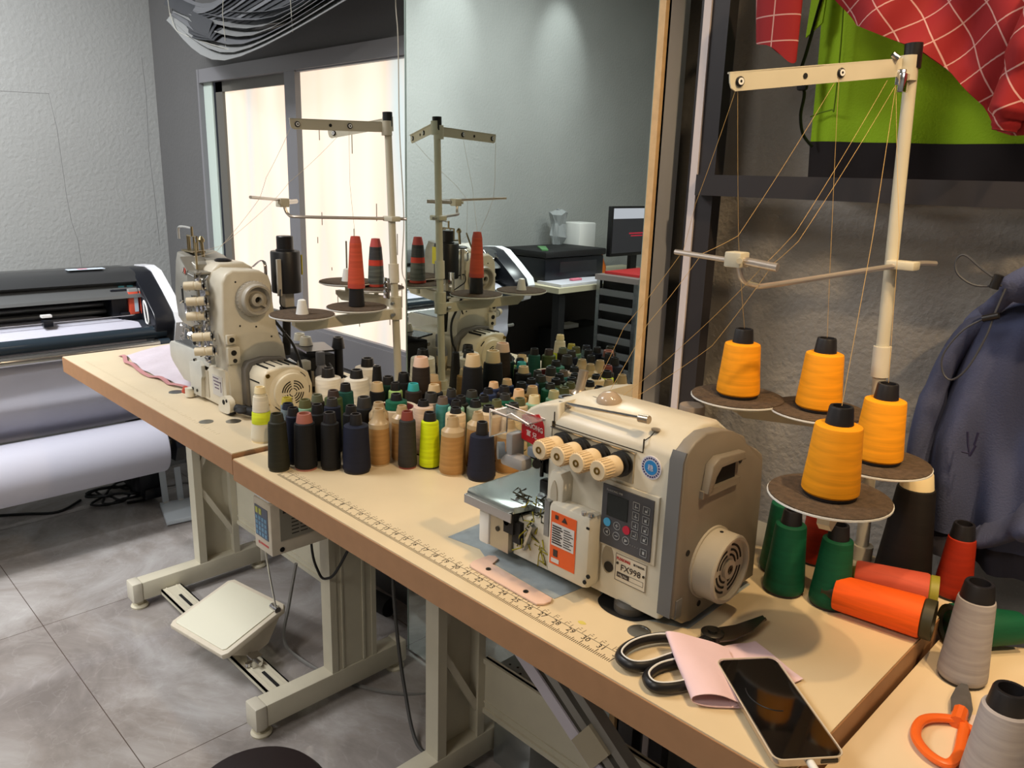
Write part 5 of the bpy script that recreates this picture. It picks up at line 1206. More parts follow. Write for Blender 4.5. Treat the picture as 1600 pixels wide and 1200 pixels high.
obj('connector', MB().box((-.305, .325, .838), (-.278, .35, .862), bev=.003).box((-.29, .33, .80), (-.282, .34, .84)), mat('grey_white_cap', (196, 194, 180), .5), pn)
q = MB().lathe([(.008, 0), (.014, .012), (.016, .045), (.016, .055)], 20, Matrix.Translation((-.245, .36, .772)))
obj('filter_bowl', q, mat('amber_grey_bowl', (176, 160, 126), .3), pn)
q = MB().lathe([(.0165, 0), (.0165, .012), (.010, .028)], 20, Matrix.Translation((-.245, .36, .827))).box((-.262, .352, .85), (-.246, .372, .888), bev=.003)
obj('filter_head', q, mat('slate_filter_head', (96, 98, 104), .35), pn)
q = MB().tube(smoothpath([(-.285, .25, .985), (-.28, .27, .955), (-.275, .30, .91), (-.26, .31, .86), (-.25, .305, .83), (-.255, .31, .80)], 5), .0035, 8)
q.tube(smoothpath([(-.235, .375, .86), (-.222, .38, .84), (-.225, .38, .80), (-.235, .385, .774)], 5), .0025, 6).tube(smoothpath([(-.40, .44, .80), (-.33, .48, .79), (-.27, .46, .78), (-.22, .42, .775)], 5), .004, 8)
obj('air_hose', q, M_BLACK, pn)
q = MB().cyl((-.38, .345, .845), (-.33, .34, .842), .006, n=12).cyl((-.26, .345, .80), (-.262, .345, .84), .006, n=10)
obj('chrome_fitting', q, M_CHROME, pn)
obj('hose_bracket', MB().box((-.275, .255, .985), (-.265, .285, 1.0), bev=.002).box((-.262, .27, .985), (-.235, .285, .993), bev=.002).tube([(-.274, .262, .945), (-.262, .268, .935), (-.262, .275, .95)], .002, 6), M_BLACKM, pn)
obj('black_wheel', MB().lathe([(.03, 0), (.03, .012), (.02, .014)], 28, Matrix.Translation((-.215, .44, .80)) @ Matrix.Rotation(pi/2, 4, 'Y')), M_BLACKM, pn)
# pale fabric draped over the far table end
def fab(u, v):
    x = -1.10+.60*u; yl = .145-.03*sin(u*3)+.0*u; y = yl+(.545-yl)*v
    z = .7715+.010*abs(sin(u*6.1+v*2.3))*(.3+v)+.006*abs(sin(u*15+v*7))+.008*v
    x += .10*(1-v)*(1-u)
    return (x, y, z)
fb = obj('fabric_piece', MB().grid(fab, 44, 30, .0015), mat('pale_lilac_white_cloth', (196, 186, 194), .85, var=.06, vscale=18, bump=.4, bscale=60))
fb['label'] = 'pale lilac-white fabric lying on the far table beside the machine bed'; fb['category'] = 'fabric'
def fab2(u, v):
    p = fab(u, .03*v); return (p[0]-.014, p[1]-.016+.004*sin(u*20), p[2]-.0006)
pf = obj('pink_hem', MB().grid(fab2, 40, 2, .0010), mat('dusty_pink_hem', (176, 124, 124), .8), fb)
# ================================================================== THINGS ON THE NEAR TABLE, RIGHT
G2 = 'thread cones at the right end of the ruler table'
cone('front-left green thread cone right of the overlock handwheel', 1.010, .352, .7605, .125, .0285, .0215, .0125, .020, 'black', 'bottlegreen', G2)
cone('green thread cone standing right of the other green ones', 1.072, .366, .7605, .120, .0280, .0205, .0125, .020, 'black', 'bottlegreen', G2)
cone('rear green thread cone, half hidden behind the front-left green one', .975, .405, .7605, .128, .0280, .0210, .0125, .018, 'black', 'bottlegreen', G2)
cone('large black thread cone with a cream paper core under the right disc', 1.118, .508, .7605, .175, .0395, .0260, .0195, .022, 'cream', 'blackthread', G2)
cone('red thread cone standing right of the large black cone', 1.183, .525, .7605, .112, .0255, .0185, .0140, .020, 'black', 'red', G2)
cone('red-orange thread cone seen under the nearest disc, behind the green ones', 1.000, .475, .7605, .135, .024, .018, .012, .016, 'black', 'red', G2)
def lying(label, p0, p1, r0, r1, cm, km, end=.014, g=None, start=.016):
    p0 = Vector(p0); p1 = Vector(p1); d = p1-p0; L = d.length
    M = Matrix.Translation(p0) @ d.to_track_quat('Z', 'Y').to_matrix().to_4x4()
    t = thing('thread_cone', label, 'thread cone', (p0.x, p0.y, .7605), g)
    obj('core', MB().lathe([(r0*.55, -start), (r0*.62, 0), (r0*.9, 0), (r1*.9, L), (r1*.96, L+.002), (r1*.96, L+end), (r1*.8, L+end), (r1*.7, L), (0, L)], 28, M), km, t)
    obj('wound_thread', MB().lathe([(r0*.6, .001), (r0*.96, .001), (r0, .006), (r1, L-.003), (r1*.96, L), (r1*.6, L)], 28, M), cm, t)
    return t
lying('bright orange thread cone lying on its side at the table corner', (1.083, .355, .7605+.0265), (1.190, .372, .7605+.028), .0245, .0275, thmat('orange'), mat('olive_black_core', (52, 48, 26), .5), g=G2)
lying('coral thread cone lying on its side behind the orange one', (1.082, .420, .7605+.026), (1.172, .448, .7605+.028), .024, .026, thmat('coral'), mat('yellow_olive_core', (140, 132, 40), .5), .012, G2)
lying('green thread cone lying with its open dark end towards the room, behind the grey cone', (1.275, .500, .730+.030), (1.212, .432, .730+.031), .022, .0305, thmat('bottlegreen'), mat('dark_green_core', (24, 30, 20), .6), .004, G2)

# cones on the work table
cone('grey thread cone standing at the back left of the work table', 1.247, .368, .7305, .134, .0285, .0215, .0165, .020, 'black', 'grey', 'grey thread cones on the work table')
cone('grey thread cone at the bottom right, nearest to the viewer', 1.328, .188, .7305, .115, .0300, .0235, .0165, .020, 'black', 'grey', 'grey thread cones on the work table')

# ------------------------------------------------------------------ black fabric shears
sh = thing('fabric_shears', 'large black-handled fabric shears with white inlay lying by the pink cloth', 'scissors', (1.0, .09, .7605))
H1 = [(1.004, .121, .771), (.988, .116, .771), (.971, .101, .771), (.959, .076, .771), (.956, .050, .771), (.963, .029, .771), (.982, .025, .771), (.996, .040, .771), (1.004, .068, .771), (1.012, .100, .771)]
H2 = [(1.024, .092, .769), (1.011, .069, .769), (1.004, .046, .769), (1.007, .024, .769), (1.022, .015, .769), (1.037, .028, .769), (1.047, .054, .769), (1.040, .085, .769)]
h1 = obj('handle', MB().tube(smoothloop(H1, 5), .0062, 10, closed=True, flat=1.1).tube(smoothpath([(1.008, .112, .771), (1.018, .125, .770), (1.016, .142, .769)], 4), [.0085]*8+[.007], 10), M_BLACK, sh)
h2 = obj('handle', MB().tube(smoothloop(H2, 5), .0060, 10, closed=True, flat=1.1).tube(smoothpath([(1.030, .092, .769), (1.022, .115, .769), (1.010, .142, .768)], 4), [.0085]*8+[.007], 10), M_BLACK, sh)
def inset(H, k, dz):
    c = sum((Vector(p) for p in H), Vector())/len(H); return [c+(Vector(p)-c)*k+Vector((0, 0, dz)) for p in H]
obj('handle_inlay', MB().tube(smoothloop(inset(H1, .955, .0060), 5), .0013, 6, closed=True), M_WHITEP, h1)
obj('handle_inlay', MB().tube(smoothloop(inset(H2, .94, .0058), 5), .0013, 6, closed=True), M_WHITEP, h2)
obj('pivot_screw', MB().lathe([(.0145, 0), (.0145, .007), (.011, .009), (.009, .009), (.0055, .0075), (.0055, .010), (0, .010)], 28, Matrix.Translation((1.013, .155, .769))), M_DARKSTEEL, sh)
M_BLADE = mat('dark_shear_blade', (92, 84, 76), .3, .85)
obj('blade', MB().prism([(1.004, .148), (1.010, .165), (1.021, .182), (1.030, .215), (1.036, .250), (1.040, .246), (1.037, .215), (1.030, .165), (1.024, .150)], .767, .7695, 'z', bev=.0006), M_BLADE, sh)
obj('blade', MB().prism([(1.008, .150), (1.010, .176), (1.022, .196), (1.034, .246), (1.041, .240), (1.044, .200), (1.038, .165), (1.028, .148)], .7705, .773, 'z', bev=.0006), M_BLADE, sh)
# ------------------------------------------------------------------ folded pink cloth
pc = thing('pink_cloth', 'folded pale pink fabric scrap lying over the black shears handle and under the phone', 'fabric scrap', (1.06, .1, .7605))
M_PINK = mat('pale_pink_fabric', (226, 196, 200), .8, var=.03, vscale=30)
A = [(1.022, .140, .7625), (1.006, .122, .7640), (.991, .106, .7740), (.983, .096, .7830), (.986, .094, .7885), (.996, .104, .7870), (1.010, .118, .7820), (1.026, .133, .7770), (1.040, .146, .7700)]
B = [(1.112, .070, .7622), (1.095, .052, .7620), (1.080, .038, .7622), (1.068, .028, .7660), (1.068, .027, .7740), (1.080, .036, .7795), (1.092, .048, .7780), (1.104, .062, .7700), (1.116, .076, .7655)]
SA = smoothpath(A, 4); SB = smoothpath(B, 4)
def roll(u, v):
    k = u*(len(SA)-1); i = min(int(k), len(SA)-2); f = k-i
    a = SA[i].lerp(SA[i+1], f); b = SB[i].lerp(SB[i+1], f); p = a.lerp(b, v); p.z += .0010*sin(v*7+u*4); return p
obj('cloth_fold', MB().grid(roll, 32, 10, .0008), M_PINK, pc, angle=70)
def flat(u, v):
    p = Vector((1.026, .146, .7628)).lerp(Vector((1.100, .055, .7628)), v).lerp(Vector((1.052, .195, .7622)).lerp(Vector((1.130, .166, .7622)), v), u); p.z += .0015*abs(sin(u*4+v*3)); return p
obj('cloth_flap', MB().grid(flat, 14, 12, .0008), M_PINK, pc, angle=70)
# ------------------------------------------------------------------ phone
ph = thing('smartphone', 'black-screened smartphone with silver frame, charging, lying across the table corner', 'phone', (1.138, .083, .7665))
c0 = Vector((1.052, .109)); c1 = Vector((1.095, .164)); c3 = Vector((1.178, .000))
ux = (c1-c0).normalized(); uy = (c0-c3).normalized(); cx = (c1+c3)/2
ang = atan2(ux.y, ux.x)
MP = Matrix.Translation((cx.x, cx.y, .7665)) @ Matrix.Rotation(ang, 4, 'Z') @ Matrix.Rotation(radians(1.2), 4, 'X')
def rr(wd, hh, r):
    out = []
    for sx, sy, a0 in ((1, 1, 0), (-1, 1, 90), (-1, -1, 180), (1, -1, 270)):
        for k in range(6):
            a = radians(a0+k*18); out.append((sx*(wd-r)+r*cos(a), sy*(hh-r)+r*sin(a)))
    return out
obj('phone_frame', MB().prism(rr(.0365, .0815, .009), 0, .0085, 'z', MP, bev=.0008), mat('silver_phone_frame', (180, 170, 158), .25, .8), ph)
sc = obj('screen_glass', MB().prism(rr(.0350, .0800, .008), .0085, .0092, 'z', MP), mat('black_glass', (10, 9, 9), .06, spec=.6), ph)
obj('clear_case_rim', MB().tube([MP @ Vector((x, y, .0092)) for x, y in rr(.0372, .0822, .0095)], .0008, 6, closed=True), mat('clear_case', (200, 186, 166), .15), ph)
obj('camera_ring', MB().tube([MP @ Vector((.004+.028*cos(a/10), .018+.03*sin(a/10), .0092)) for a in range(28, 48)], .0007, 5), M_BLACK, sc)
obj('charging_port', MB().box((.012, -.0822, .002), (.030, -.0813, .0062), MP), M_DARKSTEEL, ph, smooth=False)
ch = thing('charging_cable', 'white charging cable plugged into the bottom end of the phone', 'cable', (1.19, .0, .77))
e0 = MP @ Vector((0, -.082, .0045)); e1_ = MP @ Vector((0, -.105, .0045)); e2_ = MP @ Vector((.01, -.15, .000)); e3_ = MP @ Vector((.03, -.20, -.0)); 
obj('plug', MB().cyl(e0, e1_, .0042, n=14), M_WHITEP, ch)
obj('cord', MB().tube(smoothpath([e1_, (e1_+e2_)/2, e2_, e3_], 5), .0018, 8), M_WHITEP, ch)
# ------------------------------------------------------------------ orange scissors on the work table
os_ = thing('scissors', 'small scissors with orange plastic handles between the two grey cones', 'scissors', (1.27, .23, .7305))
M_OR = mat('orange_plastic', (232, 104, 36), .35)
HL = [(1.268, .262, .737), (1.250, .245, .737), (1.244, .225, .737), (1.250, .198, .737), (1.268, .180, .737), (1.288, .178, .737), (1.292, .200, .737), (1.286, .235, .737), (1.280, .262, .737)]
obj('handle', MB().tube(smoothloop(HL, 5), .0058, 10, closed=True, flat=.8).tube([(1.274, .258, .737), (1.270, .285, .737)], .0085, 10), M_OR, os_)
obj('handle', MB().tube(smoothpath([(1.280, .262, .735), (1.300, .258, .735), (1.318, .25, .735), (1.33, .235, .735)], 4), .0055, 10), M_OR, os_)
obj('blade', MB().prism([(1.262, .275), (1.254, .300), (1.252, .325), (1.2555, .352), (1.264, .335), (1.272, .30), (1.276, .275)], .7375, .7395, 'z'), M_STEEL, os_)
obj('blade', MB().prism([(1.268, .275), (1.262, .300), (1.257, .330), (1.2575, .350), (1.268, .33), (1.279, .30), (1.282, .278)], .7345, .7365, 'z'), M_STEEL, os_)
obj('pivot_screw', MB().lathe([(.004, 0), (.004, .0012)], 12, Matrix.Translation((1.271, .288, .7395))), M_CHROME, os_)
tag(obj('paper_sheet', MB().prism([(1.268, .287), (1.33, .345), (1.42, .30), (1.375, .205)], .7302, .7308, 'z'), mat('pinkish_paper', (226, 208, 204), .7), smooth=False), 'pale pinkish paper sheet beside the nearest grey cone', 'paper')
tag(obj('folded_cloth', MB().prism([(1.345, .235), (1.50, .33), (1.58, .20), (1.40, .10)], .7310, .7350, 'z', bev=.001), mat('slate_blue_cloth', (78, 84, 104), .85), smooth=False), 'slate blue folded cloth at the bottom right corner of the work table', 'cloth')

# ================================================================== CLOTHES ON THE RACK
def cloth(name, f, nu, nv, m, parent=None, th=.0025):
    return obj(name, MB().grid(f, nu, nv, th), m, parent, angle=80)
M_LIME = mat('lime_cotton', (142, 178, 12), .85, bump=.25, bscale=300)
ls = thing('lime_shirt', 'lime green garment with black hem hanging behind the rack beam', 'shirt', (1.0, .64, 1.34))
def lime(u, v):
    x = .800+.60*u + (.018*(v)) ; z = 1.90-(1.90-1.392)*v
    y = .645+.010*sin(u*14+v*1.5)+.006*sin(u*31+v*3)*v
    if u < .08: y += .02*(1-u/.08)
    return (x, y, z)
cloth('front_panel', lime, 60, 24, M_LIME, ls)
def lhem(u, v):
    p = lime(u, 1); return (p[0]+.004*v, p[1]-.002-.004*sin(u*20)*(v), 1.400-.062*v-.010*sin(u*3.1)+ .006*u)
cloth('black_hem', lhem, 60, 6, mat('black_rib_knit', (26, 18, 18), .9), ls)
def lpk(u, v):
    p = lime(.015+.13*u, .70*0+ .62+.19*v*1.0); return (p[0], p[1]-.004, p[2]-.006*u*0)
obj('pocket_seam', MB().tube(smoothpath([(.862, .630, 1.63), (.868, .630, 1.54), (.870, .630, 1.45), (.866, .631, 1.446), (.845, .640, 1.443), (.822, .652, 1.438)], 4), .0012, 5), mat('dark_lime_seam', (96, 124, 14), .9), ls)
cloth('pocket_flap', lambda u, v: (.806+.030*u-.004*v, .636+.010*(1-u), 1.66-.10*v+.018*u*v), 6, 6, M_LIME, ls)
q = MB().tube(smoothpath([(.826, .635, 1.62), (.808, .64, 1.54), (.800, .64, 1.50), (.812, .64, 1.475), (.810, .64, 1.44), (.818, .64, 1.41), (.834, .645, 1.39)], 5), .0055, 6, flat=.35).box((.800, .632, 1.478), (.818, .642, 1.508), bev=.004)
obj('side_strap', q, M_BLACKM, ls)

def plaid():
    m = bpy.data.materials.new('red_grid_check'); m.use_nodes = True; nt = m.node_tree; p = nt.nodes['Principled BSDF']; N = nt.nodes.new; Lk = nt.links.new
    uv = N('ShaderNodeAttribute'); uv.attribute_name = 'weave'
    sp = N('ShaderNodeSeparateXYZ'); Lk(uv.outputs['Vector'], sp.inputs[0]); prev = None
    for ax in ('X', 'Y'):
        mm = N('ShaderNodeMath'); mm.operation = 'MULTIPLY'; mm.inputs[1].default_value = 1/.036; Lk(sp.outputs[ax], mm.inputs[0])
        fr = N('ShaderNodeMath'); fr.operation = 'FRACT'; Lk(mm.outputs[0], fr.inputs[0])
        lt = N('ShaderNodeMath'); lt.operation = 'LESS_THAN'; lt.inputs[1].default_value = .05; Lk(fr.outputs[0], lt.inputs[0])
        if prev is None: prev = lt
        else:
            mx = N('ShaderNodeMath'); mx.operation = 'MAXIMUM'; Lk(prev.outputs[0], mx.inputs[0]); Lk(lt.outputs[0], mx.inputs[1]); prev = mx
    mix = N('ShaderNodeMix'); mix.data_type = 'RGBA'; mix.inputs[6].default_value = rgb((138, 10, 20)); mix.inputs[7].default_value = rgb((190, 146, 142))
    Lk(prev.outputs[0], mix.inputs[0]); Lk(mix.outputs[2], p.inputs['Base Color']); p.inputs['Roughness'].default_value = .8
    return m
M_PLAID = plaid(); MATS['plaid'] = M_PLAID
def weave(o, f):
    at = o.data.attributes.new('weave', 'FLOAT_VECTOR', 'POINT')
    off = loc_of(o)
    for i, v in enumerate(o.data.vertices): at.data[i].vector = f(v.co+off)
    return o
rs = thing('plaid_shirt', 'red shirt with thin white grid check draped over the lime garment', 'shirt', (1.15, .52, 1.40))
EDG = [(.880, 1.615), (.892, 1.589), (.930, 1.551), (.975, 1.530), (1.022, 1.509), (1.055, 1.483), (1.105, 1.436), (1.125, 1.405), (1.150, 1.398), (1.175, 1.400), (1.26, 1.40)]
def edge_z(x):
    for (a, b) in zip(EDG, EDG[1:]):
        if a[0] <= x <= b[0]: return a[1]+(b[1]-a[1])*(x-a[0])/(b[0]-a[0])
    return EDG[-1][1]
def redf(u, v):
    x = .885+.45*u; zb = edge_z(x); z = zb+(1.95-zb)*(1-v)
    y = .545+.014*sin(x*38+z*20)+.008*sin(x*70-z*36) + .01*(1-v)
    return (x, y, z)
def wv(p):
    a = radians(-32); return (p.x*cos(a)-p.z*sin(a)+.003*sin(p.z*40)+3, p.x*sin(a)+p.z*cos(a)+.003*sin(p.x*44)+3, 0)
weave(cloth('shirt_body', redf, 70, 40, M_PLAID, rs), wv)
cuff = MB().tube(smoothpath([(1.19, .52, 1.60), (1.165, .515, 1.50), (1.150, .515, 1.43), (1.146, .515, 1.402)], 6), [.055]*8+[.045]*6+[.030]*3+[.026]*2, 18, flat=.5)
weave(obj('sleeve', cuff, M_PLAID, rs, angle=80), wv)
sl_ = MB()
def slv(u, v):
    a = 2*pi*u; cx_ = .795+.010*(1-v)-.0*v+.018*v; cz = 1.66-.135*v; r = .040-.006*v
    return (cx_+r*cos(a), .53+.5*r*sin(a), cz+.018*cos(a)*v*-1+.004*sin(a*3))
sl2 = obj('sleeve', MB().grid(slv, 28, 16), M_PLAID, rs, angle=80); weave(sl2, lambda p: (p.x+.004+3, p.z*1.0+3, 0))
hg = MB().tube(smoothpath([(.80, .56, 1.72), (1.0, .57, 1.84), (1.2, .58, 1.93), (1.4, .57, 1.84), (1.6, .56, 1.72)], 5), .006, 8).tube(smoothpath([(1.2, .58, 1.93), (1.2, .585, 2.0), (1.2, .60, 2.30)], 4), .003, 6)
tag(obj('clothes_hanger', hg, M_CHROME), 'wire clothes hanger holding the plaid shirt from the top rack bar', 'hanger')

hd_ = thing('blue_hoodie', 'slate blue hooded sweatshirt with a drawcord hanging at the right edge', 'hoodie', (1.3, .56, .80))
M_HOOD = mat('slate_blue_fleece', (68, 74, 102), .9, bump=.2, bscale=350)
def hood(u, v):
    z = 1.185-(1.185-.835)*v
    xl = 1.118 - .044*min(1, v*1.6) + .010*max(0, v-.6)
    xl += .035*max(0, 1-v*7)**2
    x = xl + (1.62-xl)*u
    y = .600-.030*sin(pi*min(1, u*3))+.014*sin(u*30+v*2.5)*(.3+v)+.007*sin(u*63-v*4)*(.2+v) + .03*(1-min(1, u*14)) + .018*max(0, 1-v*9)
    return (x, y, z-.02*u*v)
cloth('hoodie_body', hood, 90, 34, M_HOOD, hd_)
def hem(u, v):
    p = hood(u, 1); return (p[0]+.01*v, p[1]+.006+.004*sin(u*50), p[2]-.04*v)
cloth('ribbed_hem', hem, 60, 5, mat('slate_rib', (50, 48, 58), .95), hd_)
q = MB().tube(smoothpath([(1.52, .575, 1.14), (1.40, .572, 1.03), (1.29, .572, .925), (1.225, .578, .865), (1.195, .585, .845)], 6), [.10]*8+[.080]*8+[.055]*6+[.040]*3, 20, flat=.30)
obj('sleeve', q, M_HOOD, hd_, angle=80)
q = MB().tube(smoothpath([(1.165, .602, 1.160), (1.125, .600, 1.130), (1.100, .597, 1.06), (1.090, .595, .97), (1.094, .59, .89)], 5), [.016]*4+[.022]*8+[.027]*9, 16, flat=.7)
obj('sleeve', q, M_HOOD, hd_, angle=80)
q = MB().tube(smoothpath([(1.150, .575, 1.165), (1.180, .56, 1.200), (1.22, .555, 1.225), (1.30, .55, 1.235)], 5), [.014]*5+[.026]*6+[.045]*5, 18, flat=.8)
obj('hood', q, M_HOOD, hd_, angle=80)
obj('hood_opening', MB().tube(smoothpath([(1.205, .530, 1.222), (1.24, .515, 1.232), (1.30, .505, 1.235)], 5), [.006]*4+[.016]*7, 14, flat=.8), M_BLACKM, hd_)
M_CORD = mat('dark_cord', (58, 60, 66), .6)
q = MB().tube(smoothpath([(1.172, .53, 1.208), (1.142, .525, 1.205), (1.120, .52, 1.218), (1.115, .52, 1.236), (1.125, .52, 1.244), (1.147, .522, 1.228), (1.172, .525, 1.212)], 5), .0016, 6)
q.tube(smoothpath([(1.164, .520, 1.165), (1.140, .515, 1.145), (1.122, .512, 1.11), (1.124, .512, 1.085), (1.137, .512, 1.075), (1.154, .512, 1.095), (1.168, .516, 1.14), (1.172, .520, 1.17), (1.178, .525, 1.205)], 5), .0014, 6)
obj('drawcord', q, M_CORD, hd_)
obj('cord_stopper', MB().cyl((1.165, .521, 1.204), (1.169, .521, 1.222), .006, n=14).cyl((1.160, .518, 1.163), (1.178, .518, 1.170), .0045, n=12), M_BLACK, hd_)
q = MB()
for a, b in (((1.163, 1.002), (1.166, .985)), ((1.176, 1.004), (1.174, .985)), ((1.166, .985), (1.171, .968)), ((1.176, .985), (1.171, .968)), ((1.160, .972), (1.170, .972))): q.tube([(a[0], .5345, a[1]), (b[0], .5345, b[1])], .0016, 5)
obj('embroidery', q, mat('navy_embroidery', (30, 28, 60), .7), hd_)
tag(obj('clothes_hanger', MB().tube(smoothpath([(1.21, .60, 1.185), (1.25, .58, 1.215), (1.37, .58, 1.255), (1.45, .58, 1.225), (1.6, .58, 1.165)], 5), .006, 8).tube([(1.37, .58, 1.255), (1.37, .58, 1.36)], .003, 6), M_BLACK), 'black clothes hanger inside the blue hoodie', 'hanger')

# ================================================================== WIDE-FORMAT PRINTER ALONG THE LEFT WALL
pr = thing('wide_format_printer', 'long black and white wide-format roll printer standing along the left wall', 'plotter', (-1.6, -.35, 0))
YL, YR = -1.17, .47
M_PB = mat('printer_black', (22, 24, 30), .3)
M_PW = mat('printer_white_shell', (222, 224, 228), .3)
M_PG = mat('printer_grey_rail', (110, 112, 112), .35, .5)
prof = [(-1.73, .69), (-1.735, .93), (-1.70, .962), (-1.60, .968), (-1.535, .955), (-1.45, .895), (-1.36, .825), (-1.345, .79), (-1.375, .715), (-1.43, .695), (-1.60, .685)]
inner = [(x+(-1.56-x)*.03, z+(.83-z)*.03) for x, z in prof]
for ya, yb in ((YL, YL+.13), (YR-.10, YR)):
    obj('end_housing', MB().prism([(x, z) for x, z in inner], ya, yb, 'y', bev=.004), M_PB, pr, angle=50)
def band(mb, ya, yb):
    n = len(prof)
    cxm = sum(p[0] for p in prof)/n; czm = sum(p[1] for p in prof)/n
    for i in range(1, 9):
        a, b = prof[i], prof[i+1]; a2, b2 = [(p[0]+(cxm-p[0])*.12, p[1]+(czm-p[1])*.12) for p in (a, b)]
        mb.prism([a, b, b2, a2], ya, yb, 'y')
q = MB(); band(q, YR-.032, YR+.004); obj('white_end_band', q, M_PW, pr, angle=50)
q = MB(); band(q, YL-.004, YL+.045); obj('white_end_band', q, M_PW, pr, angle=50)
obj('top_cover', MB().prism([(-1.735, .90), (-1.73, .945), (-1.70, .962), (-1.60, .967), (-1.54, .955), (-1.50, .925), (-1.515, .915), (-1.60, .945), (-1.70, .94), (-1.715, .90)], YL+.10, YR-.09, 'y', bev=.002), mat('grey_black_cover', (52, 53, 54), .3), pr, angle=50)
obj('front_lip', MB().prism([(-1.545, .925), (-1.47, .882), (-1.465, .872), (-1.55, .912)], YL+.12, YR-.09, 'y'), M_PG, pr, smooth=False)
q = MB().box((-1.72, YL+.1, .70), (-1.66, YR-.1, .90)); obj('rear_panel', q, mat('printer_dark_panel', (40, 42, 44), .4), pr, smooth=False)
for k, (x, z, r) in enumerate(((-1.62, .885, .012), (-1.60, .860, .010), (-1.58, .840, .008), (-1.56, .818, .009))):
    obj('rail', MB().cyl((x, YL+.1, z), (x, YR-.1, z), r, n=12), M_PG if k != 1 else M_PB, pr)
obj('platen', MB().prism([(-1.66, .80), (-1.50, .795), (-1.43, .778), (-1.41, .76), (-1.66, .76)], YL+.1, YR-.1, 'y'), mat('platen_dark_grey', (50, 54, 60), .3), pr, smooth=False)
obj('front_tube', MB().cyl((-1.385, YL+.1, .757), (-1.385, YR-.06, .757), .022, n=24), mat('dark_roller', (36, 46, 54), .25), pr)
obj('silver_tube', MB().cyl((-1.365, YL+.1, .716), (-1.365, YR-.09, .716), .017, n=24), mat('satin_chrome', (190, 188, 184), .2, .95), pr)
obj('tube_cap', MB().cyl((-1.365, YR-.09, .716), (-1.365, YR-.055, .716), .0185, n=24), mat('dark_roller', (36, 46, 54), .25), pr)
obj('tension_wire', MB().cyl((-1.46, YL+.1, .812), (-1.46, YR-.13, .812), .0022, n=6), M_CHROME, pr)
pc_ = obj('print_carriage', MB().box((-1.60, .275, .80), (-1.490, .40, .900), bev=.006).box((-1.53, .30, .785), (-1.475, .40, .82), bev=.004), M_PB, pr)
for dy in (0, .038):
    c_ = obj('ink_cartridge', MB().box((-1.490, .330+dy, .812), (-1.474, .362+dy, .892), bev=.001), mat('cartridge_red', (214, 84, 60), .4), pc_)
    obj('cartridge_label', MB().box((-1.4745, .347+dy, .820), (-1.4735, .360+dy, .872)), mat('cartridge_label', (190, 210, 226), .4), c_, smooth=False)
    obj('cartridge_cap', MB().box((-1.491, .331+dy, .892), (-1.474, .361+dy, .902)), mat('cartridge_grey', (150, 152, 152), .4), c_, smooth=False)
q = MB().box((-1.53, .31, .902), (-1.51, .33, .91)).box((-1.53, .34, .902), (-1.51, .36, .91)); obj('teal_ink_cap', q, mat('teal_cap', (60, 130, 140), .4), pc_, smooth=False)
obj('cable_chain', MB().tube(smoothpath([(-1.60, .24, .90), (-1.60, .05, .90), (-1.60, -.05, .872), (-1.60, .0, .862)], 6), .008, 6, flat=.6), M_BLACK, pr)
obj('pinch_clip', MB().box((-1.475, .045, .80), (-1.445, .075, .822), bev=.002), M_PB, pr)
obj('clip_button', MB().box((-1.478, .045, .830), (-1.455, .075, .838)), M_WHITEP, pr, smooth=False)
obj('top_sticker', MB().prism([(-1.60, .17), (-1.565, .17), (-1.565, .29), (-1.60, .29)], .9675, .9690, 'z'), mat('pale_blue_sticker', (206, 220, 234), .4), pr, smooth=False)
obj('sticker_print', MB().box((-1.592, .205, .9690), (-1.574, .235, .9694)), mat('pink_print', (214, 110, 130), .4), pr, smooth=False)
obj('cap_handle', MB().tube(smoothloop([(-1.440, YR-.104, .860), (-1.415, YR-.104, .845), (-1.405, YR-.104, .79), (-1.430, YR-.104, .79)], 4), .003, 6, closed=True), M_WHITEP, pr)
for y in (YL+.12, YR-.06):
    l_ = obj('leg', MB().box((-1.74, y-.05, .06), (-1.64, y+.03, .69), bev=.004), M_PB, pr)
    obj('foot_bar', MB().box((-1.95, y-.035, .03), (-1.63, y+.035, .075), bev=.006), M_PB, l_)
    obj('roll_bracket', MB().prism([(-1.56, .26), (-1.36, .27), (-1.33, .33), (-1.35, .40), (-1.56, .42)], y-.01, y+.03, 'y', bev=.003), M_PB, l_)
obj('cross_beam', MB().box((-1.60, YL+.15, .30), (-1.57, YR-.15, .36)), M_PB, pr, smooth=False)
obj('take_up_shaft', MB().cyl((-1.40, YL+.1, .335), (-1.40, YR-.01, .335), .018, n=20), mat('satin_chrome', (190, 188, 184), .2, .95), pr)
obj('tension_bar', MB().cyl((-1.395, YL+.1, .585), (-1.395, YR-.02, .585), .009, n=16), mat('satin_chrome', (190, 188, 184), .2, .95), pr)
# paper: roll and sheet
M_PAP = mat('white_plotter_paper', (178, 178, 190), .55)
tag(obj('paper_roll', MB().lathe([(.030, 0), (.100, 0), (.1015, .002), (.1015, 1.398), (.100, 1.40), (.030, 1.40)], 56, Matrix.Translation((-1.40, -1.035, .335)) @ Matrix.Rotation(-pi/2, 4, 'X'), cap=False), M_PAP), 'thick white paper roll on the take-up shaft below the printer', 'paper roll')
ps = [(-1.62, .802), (-1.50, .798), (-1.44, .784), (-1.405, .760), (-1.385, .732), (-1.383, .70), (-1.381, .66), (-1.384, .60), (-1.382, .55), (-1.42, .49), (-1.47, .445), (-1.475, .425)]
PS = smoothpath([(a, 0, b) for a, b in ps], 5)
def sheet(u, v):
    k = v*(len(PS)-1); i = min(int(k), len(PS)-2); q_ = PS[i].lerp(PS[i+1], k-i)
    y1_ = .345 if v > .16 else .20+.9*v
    return (q_.x+.004*sin(u*9)*(v > .3), -1.02+(y1_+1.02)*u, q_.z)
